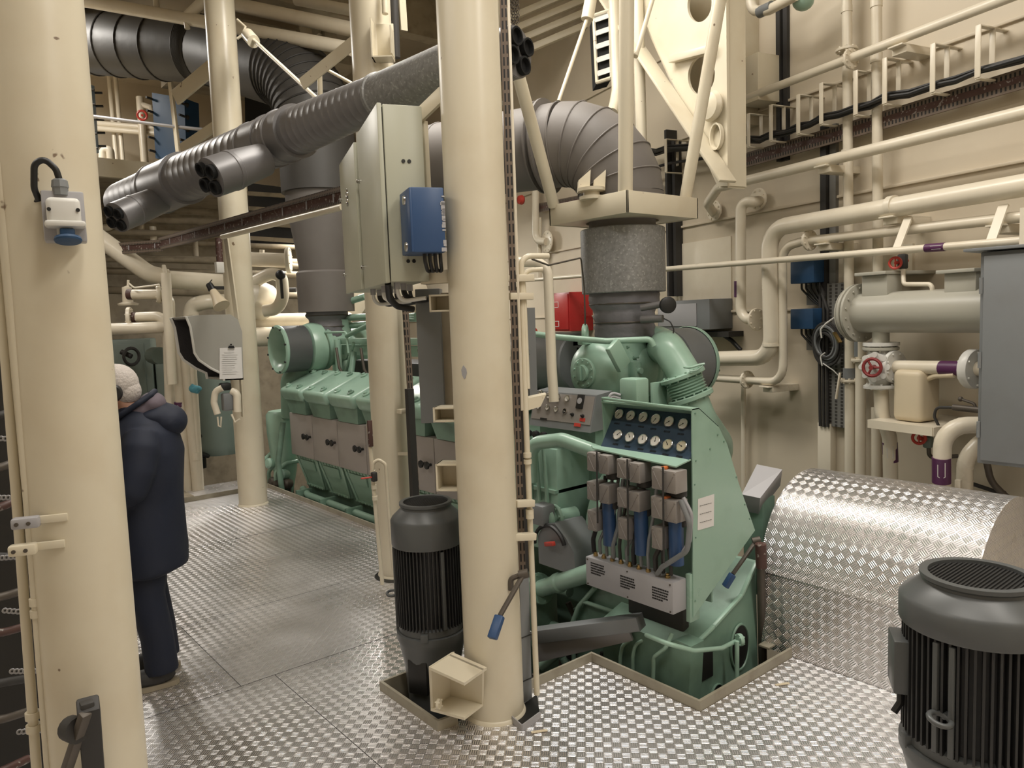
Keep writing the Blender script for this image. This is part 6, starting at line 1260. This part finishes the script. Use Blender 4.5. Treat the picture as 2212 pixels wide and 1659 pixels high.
for i, (x0, y0, x1, y1, r_) in enumerate(((378, 690, 407, 1060, .055), (396, 700, 428, 1030, .06), (408, 680, 432, 1030, .045))):
    o = pipe('%s of three vertical cream pipes left of the phone hood, beside the person' % ['leftmost', 'middle', 'rightmost'][i], [PD(x0, y0, 8.0), PD(x1, y1+30, 8.2)], r_)
    if i == 0: band(o, [PD(388, 868, 8.08), PD(390, 892, 8.1)], r_, 'purple', 2)
    if i == 2: f = MB(); q = PD(424, 985, 8.15); f.cyl(q-V((0, 0, .04)), q+V((0, 0, .04)), .06); f.build('coupling', 'pipe', o)
pipe('cream bend over the vertical pipes behind the phone hood', [PD(412, 690, 9.0), PD(412, 662, 9.0), PD(440, 652, 9.0), PD(495, 650, 9.2)], .09, fil=.25)
f = MB(); c = PD(415, 838, 8.05); rng = random.Random(9)
f.tube([PD(392, 836, 8.05), PD(405, 838, 8.05), c, PD(430, 845, 8.05)], .022, 10, rr=[.004, .008, .05, .03])
f.sph(PD(424, 840, 8.05), .045, 1.3, 1, .8); tag(f.build('rag', 'cloth'), 'light blue rag tied round the vertical pipe below the phone hood', 'cloth')
# grey-green machinery behind the person
mc = thing('separator_unit', 'grey-green machine cabinet with dark fittings behind the person', 'machine', PD(300, 900, 9.2))
f = MB(); q = PD(300, 900, 9.3); T = M.Translation((q.x, q.y, -.3)) @ M.Rotation(R(-20), 4, 'Z'); f = MB(T); f.box(-.5, .2, 0, .6, 0, 1.95, .02); f.build('machine_body', 'seagreen', mc)
f = MB(T); f.box(-.3, .12, -.02, .02, 1.1, 1.9, .01); f.box(.22, .36, .05, .5, .2, 1.75, .02); f.build('machine_door', 'seagreen', mc)
f = MB(); f.torus(PD(284, 770, 9.0), (.4, -1, 0), .10, .02, 20, 6); f.tube([PD(284, 770, 9.0), PD(262, 760, 9.0)], .03); f.build('machine_handle', 'dark', mc)
f = MB(); f.lathe([(.09, 0), (.10, .05), (.10, .2)], PD(328, 768, 8.9), (.2, -1, 0), 20); f.tube([PD(345, 760, 8.9), PD(368, 778, 8.9)], .04); f.build('machine_fitting', 'seagreen', mc)
gt = thing('grey_tank', 'grey-green upright tank behind the telephone, left of the phone hood column', 'tank', PD(480, 1000, 9.0))
f = MB(); q = PD(478, 985, 9.0); f.lathe([(.30, 0), (.36, .12), (.36, 1.2), (.3, 1.3)], (q.x, q.y, q.z+.05), (0, 0, 1), 28); f.build('tank_shell', 'seagreen', gt)
f = MB(); q2 = PD(432, 870, 8.7); f.tube([PD(428, 800, 8.7), PD(437, 1010, 8.9)], .05, 10); f.build('dark_hose', 'black', gt)
for k in range(4): f = MB(); f.tube([PD(420+3*k, 860+40*k, 8.6), PD(445+2*k, 865+40*k, 8.7)], .025, 8); f.build('tank_fitting', 'black', gt)
f = MB(); f.box(1.2, 2.3, 8.05, 9.2, -.1, .02); tag(f.build('floor_block', 'dirty'), 'low grimy block at the far edge of the floor plates', 'block')
f = MB(); f.box(2.0, 3.03, 7.9, 8.6, -.04, -.005); tag(f.build('lower_plate', 'tread', uvf=lambda c, n: (c.x, c.y)), 'separate tread plate beyond the coaming, behind the phone hood column', 'floor plate')
# bright pipes behind the far end of the engine
pipe('brightly lit white pipe behind the far turbocharger', [PD(548, 695, 9.6), PD(760, 690, 9.9)], .10, n=20)
pipe('second brightly lit pipe just below, behind the open air intake', [PD(545, 728, 9.4), PD(700, 725, 9.6)], .12, n=20)
o = pipe('cream pipe with a flange next to the sleeve of the far stack', [PD(535, 560, 9.3), PD(625, 563, 9.3)], .09, n=20); fl(o, PD(623, 562, 9.3), (.8, -.5, 0), .16, .05); f = MB(); f.tube([PD(565, 555, 9.3), PD(566, 540, 9.3)], .03); f.build('vent_stub', 'pipe', o)
o = pipe('cream pipe with a black lever valve curving down by the far stack', [PD(545, 610, 9.2), PD(585, 590, 9.2), PD(608, 596, 9.2), PD(612, 640, 9.2), PD(600, 668, 9.2), PD(570, 672, 9.2)], .075, fil=.25, n=18); f = MB(); f.bar(PD(606, 592, 9.0), PD(610, 645, 9.0), .03, .03, .004); f.sph(PD(606, 594, 9.0), .06); f.build('black_lever', 'black', o)
f = MB(); q = PD(575, 655, 9.6); f.lathe([(.20, 0), (.24, .05), (.24, .4), (.15, .5)], q, (-.6, -.3, .2), 24); tag(f.build('pump_casing', 'pipe'), 'rounded cream pump casing behind the far turbocharger', 'pump')
pipe('dark horizontal rail behind the rounded cream pump casing', [PD(545, 628, 9.9), PD(640, 626, 9.9)], .03, 'dark')
f = MB(); f.lathe([(.28, 0), (.30, .05), (.30, 1.2)], PD(760, 640, 9.8), (1, .3, 0), 28); tag(f.build('cream_tank', 'pipe'), 'brightly lit cream tank beyond the engine, below the control cabinets', 'tank')
for i, (x0, y0, x1, y1) in enumerate(((705, 668, 790, 640), (715, 688, 795, 684), (735, 705, 800, 700))):
    pipe(['green pipe rising behind the far stack to the right', 'green pipe with a flange behind the top rail of the engine', 'lowest green pipe behind the top rail of the engine'][i], [PD(x0, y0, 8.4), PD(x1, y1, 8.0)], .035, 'green')
# ================================================================ PERSON
pfd = V((-.955, .295, 0)).normalized(); pa_ = atan2(pfd.y, pfd.x)
TP = rotz(pa_, (.898, 3.985, 0))
def evald(o):
    dg = bpy.context.evaluated_depsgraph_get(); dg.update(); me = bpy.data.meshes.new_from_object(o.evaluated_get(dg)); return me
def fused(name, mb_, mat, parent, vox=.014, smooth=3):
    me = bpy.data.meshes.new('t'); bmesh.ops.recalc_face_normals(mb_.bm, faces=mb_.bm.faces); mb_.bm.to_mesh(me); mb_.bm.free(); o = bpy.data.objects.new('t', me); COL.objects.link(o)
    r_ = o.modifiers.new('r', 'REMESH'); r_.mode = 'VOXEL'; r_.voxel_size = vox
    s_ = o.modifiers.new('s', 'SMOOTH'); s_.iterations = smooth; s_.factor = .5
    me2 = evald(o); bpy.data.objects.remove(o)
    f = MB(); f.bm.from_mesh(me2); return f.build(name, mat, parent, auto=80)
def skin_mesh(verts, edges, root):
    me = bpy.data.meshes.new('s'); me.from_pydata([v[0] for v in verts], [], []); me = bpy.data.meshes.new('s'); me.from_pydata([v[0] for v in verts], edges, [])
    o = bpy.data.objects.new('s', me); COL.objects.link(o); m_ = o.modifiers.new('k', 'SKIN'); m_.use_smooth_shade = True
    for i, v in enumerate(verts):
        sv = me.skin_vertices[0].data[i]; sv.radius = (v[1], v[1]) if isinstance(v[1], float) else v[1]; sv.use_root = (i == root)
    s_ = o.modifiers.new('u', 'SUBSURF'); s_.levels = 2; me2 = evald(o); bpy.data.objects.remove(o); return me2
vs = [((0, 0, .86), (.13, .12)), ((-.02, 0, 1.05), .115), ((-.03, 0, 1.22), .12), ((.0, 0, 1.33), .06), ((.05, 0, 1.40), .052), ((.075, 0, 1.45), .07)]
ed = [(0, 1), (1, 2), (2, 3), (3, 4), (4, 5)]
for s in (1, -1):
    b = len(vs); vs += [((0, .09*s, .80), .085), ((.015, .10*s, .46), .055), ((-.03, .10*s, .09), .038), ((.05, .105*s, .045), .035), ((.13, .11*s, .03), .028)]
    ed += [(0, b), (b, b+1), (b+1, b+2), (b+2, b+3), (b+3, b+4)]
    b = len(vs); vs += [((-.03, .17*s, 1.27), .055), ((.03, .235*s, 1.02), .042), ((.21, .19*s, .95), .028), ((.26, .175*s, .945), .024)]
    ed += [(2, b), (b, b+1), (b+1, b+2), (b+2, b+3)]
me = skin_mesh(vs, ed, 0)
f = MB(TP); f.bm.from_mesh(me)
for v in f.bm.verts: v.co = TP @ v.co
# head with nose, ears, and hands fused on
g = MB(TP)
def blob(c, r, sx=1, sy=1, sz=1): g.sph(c, r, sx, sy, sz, 20)
blob((.085, 0, 1.485), .088, 1.08, .86, 1.08); blob((.115, 0, 1.44), .062, 1, .9, 1.1); blob((.175, 0, 1.462), .018, 1.0, .7, 1.5)
blob((.15, 0, 1.425), .03, .9, 1.1, .5); blob((.155, .033, 1.49), .016, .6, 1.2, .7); blob((.155, -.033, 1.49), .016, .6, 1.2, .7)
for s in (1, -1):
    blob((.08, .078*s, 1.465), .028, .6, .4, 1.1); hx, hy, hz = .30, .172*s, .94
    blob((hx, hy, hz), .042, 1.1, .45, .9)
    for k in range(4):
        L = (.060, .068, .064, .050)[k]; z0 = hz+.024-.016*k; x0 = hx+.035
        g.tube([(x0-.01, hy, z0), (x0+L*.45, hy-.004*s, z0-.004), (x0+L*.75, hy-.016*s, z0-.010), (x0+L*.85, hy-.032*s, z0-.014)], .0085, 8, rr=[.0095, .009, .008, .0065])
    g.tube([(hx-.01, hy-.008*s, hz+.025), (hx+.02, hy-.03*s, hz+.045), (hx+.045, hy-.034*s, hz+.05)], .01, 8, rr=[.012, .010, .008])
me3 = bpy.data.meshes.new('b'); f.bm.to_mesh(me3); g.bm.from_mesh(me3)
pe_ = thing('person', 'person in a dark navy hooded jacket and black ear defenders behind the left column', 'person', (0, 0, 0), T=TP)
del_root = pe_
body = fused('body', g, 'skin', pe_, .009, 2)
def loft(rings, n=32, wob=0.):
    f = MB(TP); rs = []
    for i, (x, y, z, rx, ry) in enumerate(rings):
        rs.append([f.v((x+rx*cos(2*pi*k/n)*(1+wob*sin(5*2*pi*k/n+i*1.7)), y+ry*sin(2*pi*k/n)*(1+wob*sin(4*2*pi*k/n+i)), z+wob*.25*sin(3*2*pi*k/n+i))) for k in range(n)])
    return f.skin(rs)
jr = [(.0, 0, .575, .165, .205), (-.005, 0, .59, .185, .225), (-.01, 0, .68, .178, .222), (-.01, 0, .80, .172, .225), (-.015, 0, .93, .172, .22), (-.02, 0, 1.05, .178, .225), (-.03, 0, 1.16, .172, .22), (-.03, 0, 1.25, .155, .205), (-.02, 0, 1.31, .125, .16), (.0, 0, 1.36, .09, .10), (.01, 0, 1.385, .075, .078)]
f = loft(jr, 40, .03)
for s in (1, -1):
    f.tube([(-.03, .16*s, 1.27), (-.02, .205*s, 1.20), (.0, .235*s, 1.10), (.03, .25*s, 1.02), (.10, .235*s, .98), (.20, .195*s, .955), (.23, .185*s, .95)], .07, 16, rr=[.07, .085, .082, .078, .066, .056, .055])
fused('jacket', f, 'navy', pe_, .013, 3)
f = MB(TP)
for s in (1, -1): f.tube([(0, .085*s, .84), (.0, .09*s, .72), (.01, .10*s, .46), (-.02, .10*s, .25), (-.03, .10*s, .075)], .09, 18, rr=[.115, .105, .082, .076, .078])
f.lathe([(.15, .70), (.155, .9)], (0, 0, 0), (0, 0, 1), 24); fused('trousers', f, 'navy', pe_, .012, 3)
# hood bag, lining and rim
f = MB(TP); f.sph((-.135, 0, 1.30), .10, .95, 1.35, .85, 24); f.sph((-.10, 0, 1.335), .09, 1.0, 1.35, .7, 24); f.sph((-.08, .07, 1.33), .07, 1.1, .9, .6, 20); f.sph((-.08, -.07, 1.33), .07, 1.1, .9, .6, 20); fused('hood', f, 'navy', pe_, .012, 4)
f = MB(TP); f.sph((-.075, 0, 1.392), .075, .85, 1.35, .75, 24); f.sph((-.02, .07, 1.365), .045, 1.5, .7, .8, 20); f.sph((-.02, -.07, 1.365), .045, 1.5, .7, .8, 20); fused('hood_lining', f, 'mauve', pe_, .010, 3)
f = MB(TP); f.tube([(.105, .075, 1.325), (.05, .10, 1.36), (-.02, .108, 1.405), (-.075, .07, 1.44), (-.09, 0, 1.45), (-.075, -.07, 1.44), (-.02, -.108, 1.405), (.05, -.10, 1.36), (.105, -.075, 1.325)], .014, 12, fil=.03); f.build('hood_rim', 'navy', pe_)
# hair, ear defenders, shoes
f = MB(TP); f.sph((.075, 0, 1.498), .094, 1.06, .90, 1.04, 28); f.sph((.035, 0, 1.46), .075, .9, .98, .95, 24)
bmesh.ops.delete(f.bm, geom=[v for v in f.bm.verts if ((TP.inverted() @ v.co).x > .135 and (TP.inverted() @ v.co).z < 1.54) or (TP.inverted() @ v.co).z < 1.405], context='VERTS')
f.build('hair', 'hair', pe_, auto=80)
for s in (1, -1):
    ed_ = MB(TP); ed_.lathe([(.030, 0), (.042, .004), (.044, .02), (.036, .036), (.0, .04)], (.085, .078*s, 1.462), (0, s, -.05), 24); ed_.build('ear_cup', 'black', pe_)
f = MB(TP); f.tube([(.09, .105*cos(a), 1.49+.115*sin(a)) for a in [pi*k/16 for k in range(17)]], .010, 10); f.build('head_band', 'black', pe_)
for s in (1, -1):
    f = MB(TP); f.sph((.035, .105*s, .055), .05, 2.5, .95, .9, 20); f.sph((-.04, .10*s, .075), .05, 1.0, .95, 1.1, 18)
    bmesh.ops.bisect_plane(f.bm, geom=f.bm.verts[:]+f.bm.edges[:]+f.bm.faces[:], plane_co=(0, 0, .022), plane_no=(0, 0, 1), clear_inner=True); f.build('shoe', 'dark', pe_)
    f = MB(TP); n = 28; r0 = []; r1 = []
    for k in range(n):
        a = 2*pi*k/n; x = .03+.135*cos(a); y = .103*s+(.05 if x > 0 else .042)*sin(a); r0.append(f.v((x, y, .001))); r1.append(f.v((x, y, .026)))
    f.skin([r0, r1]); f.build('shoe_sole', 'sole', pe_)
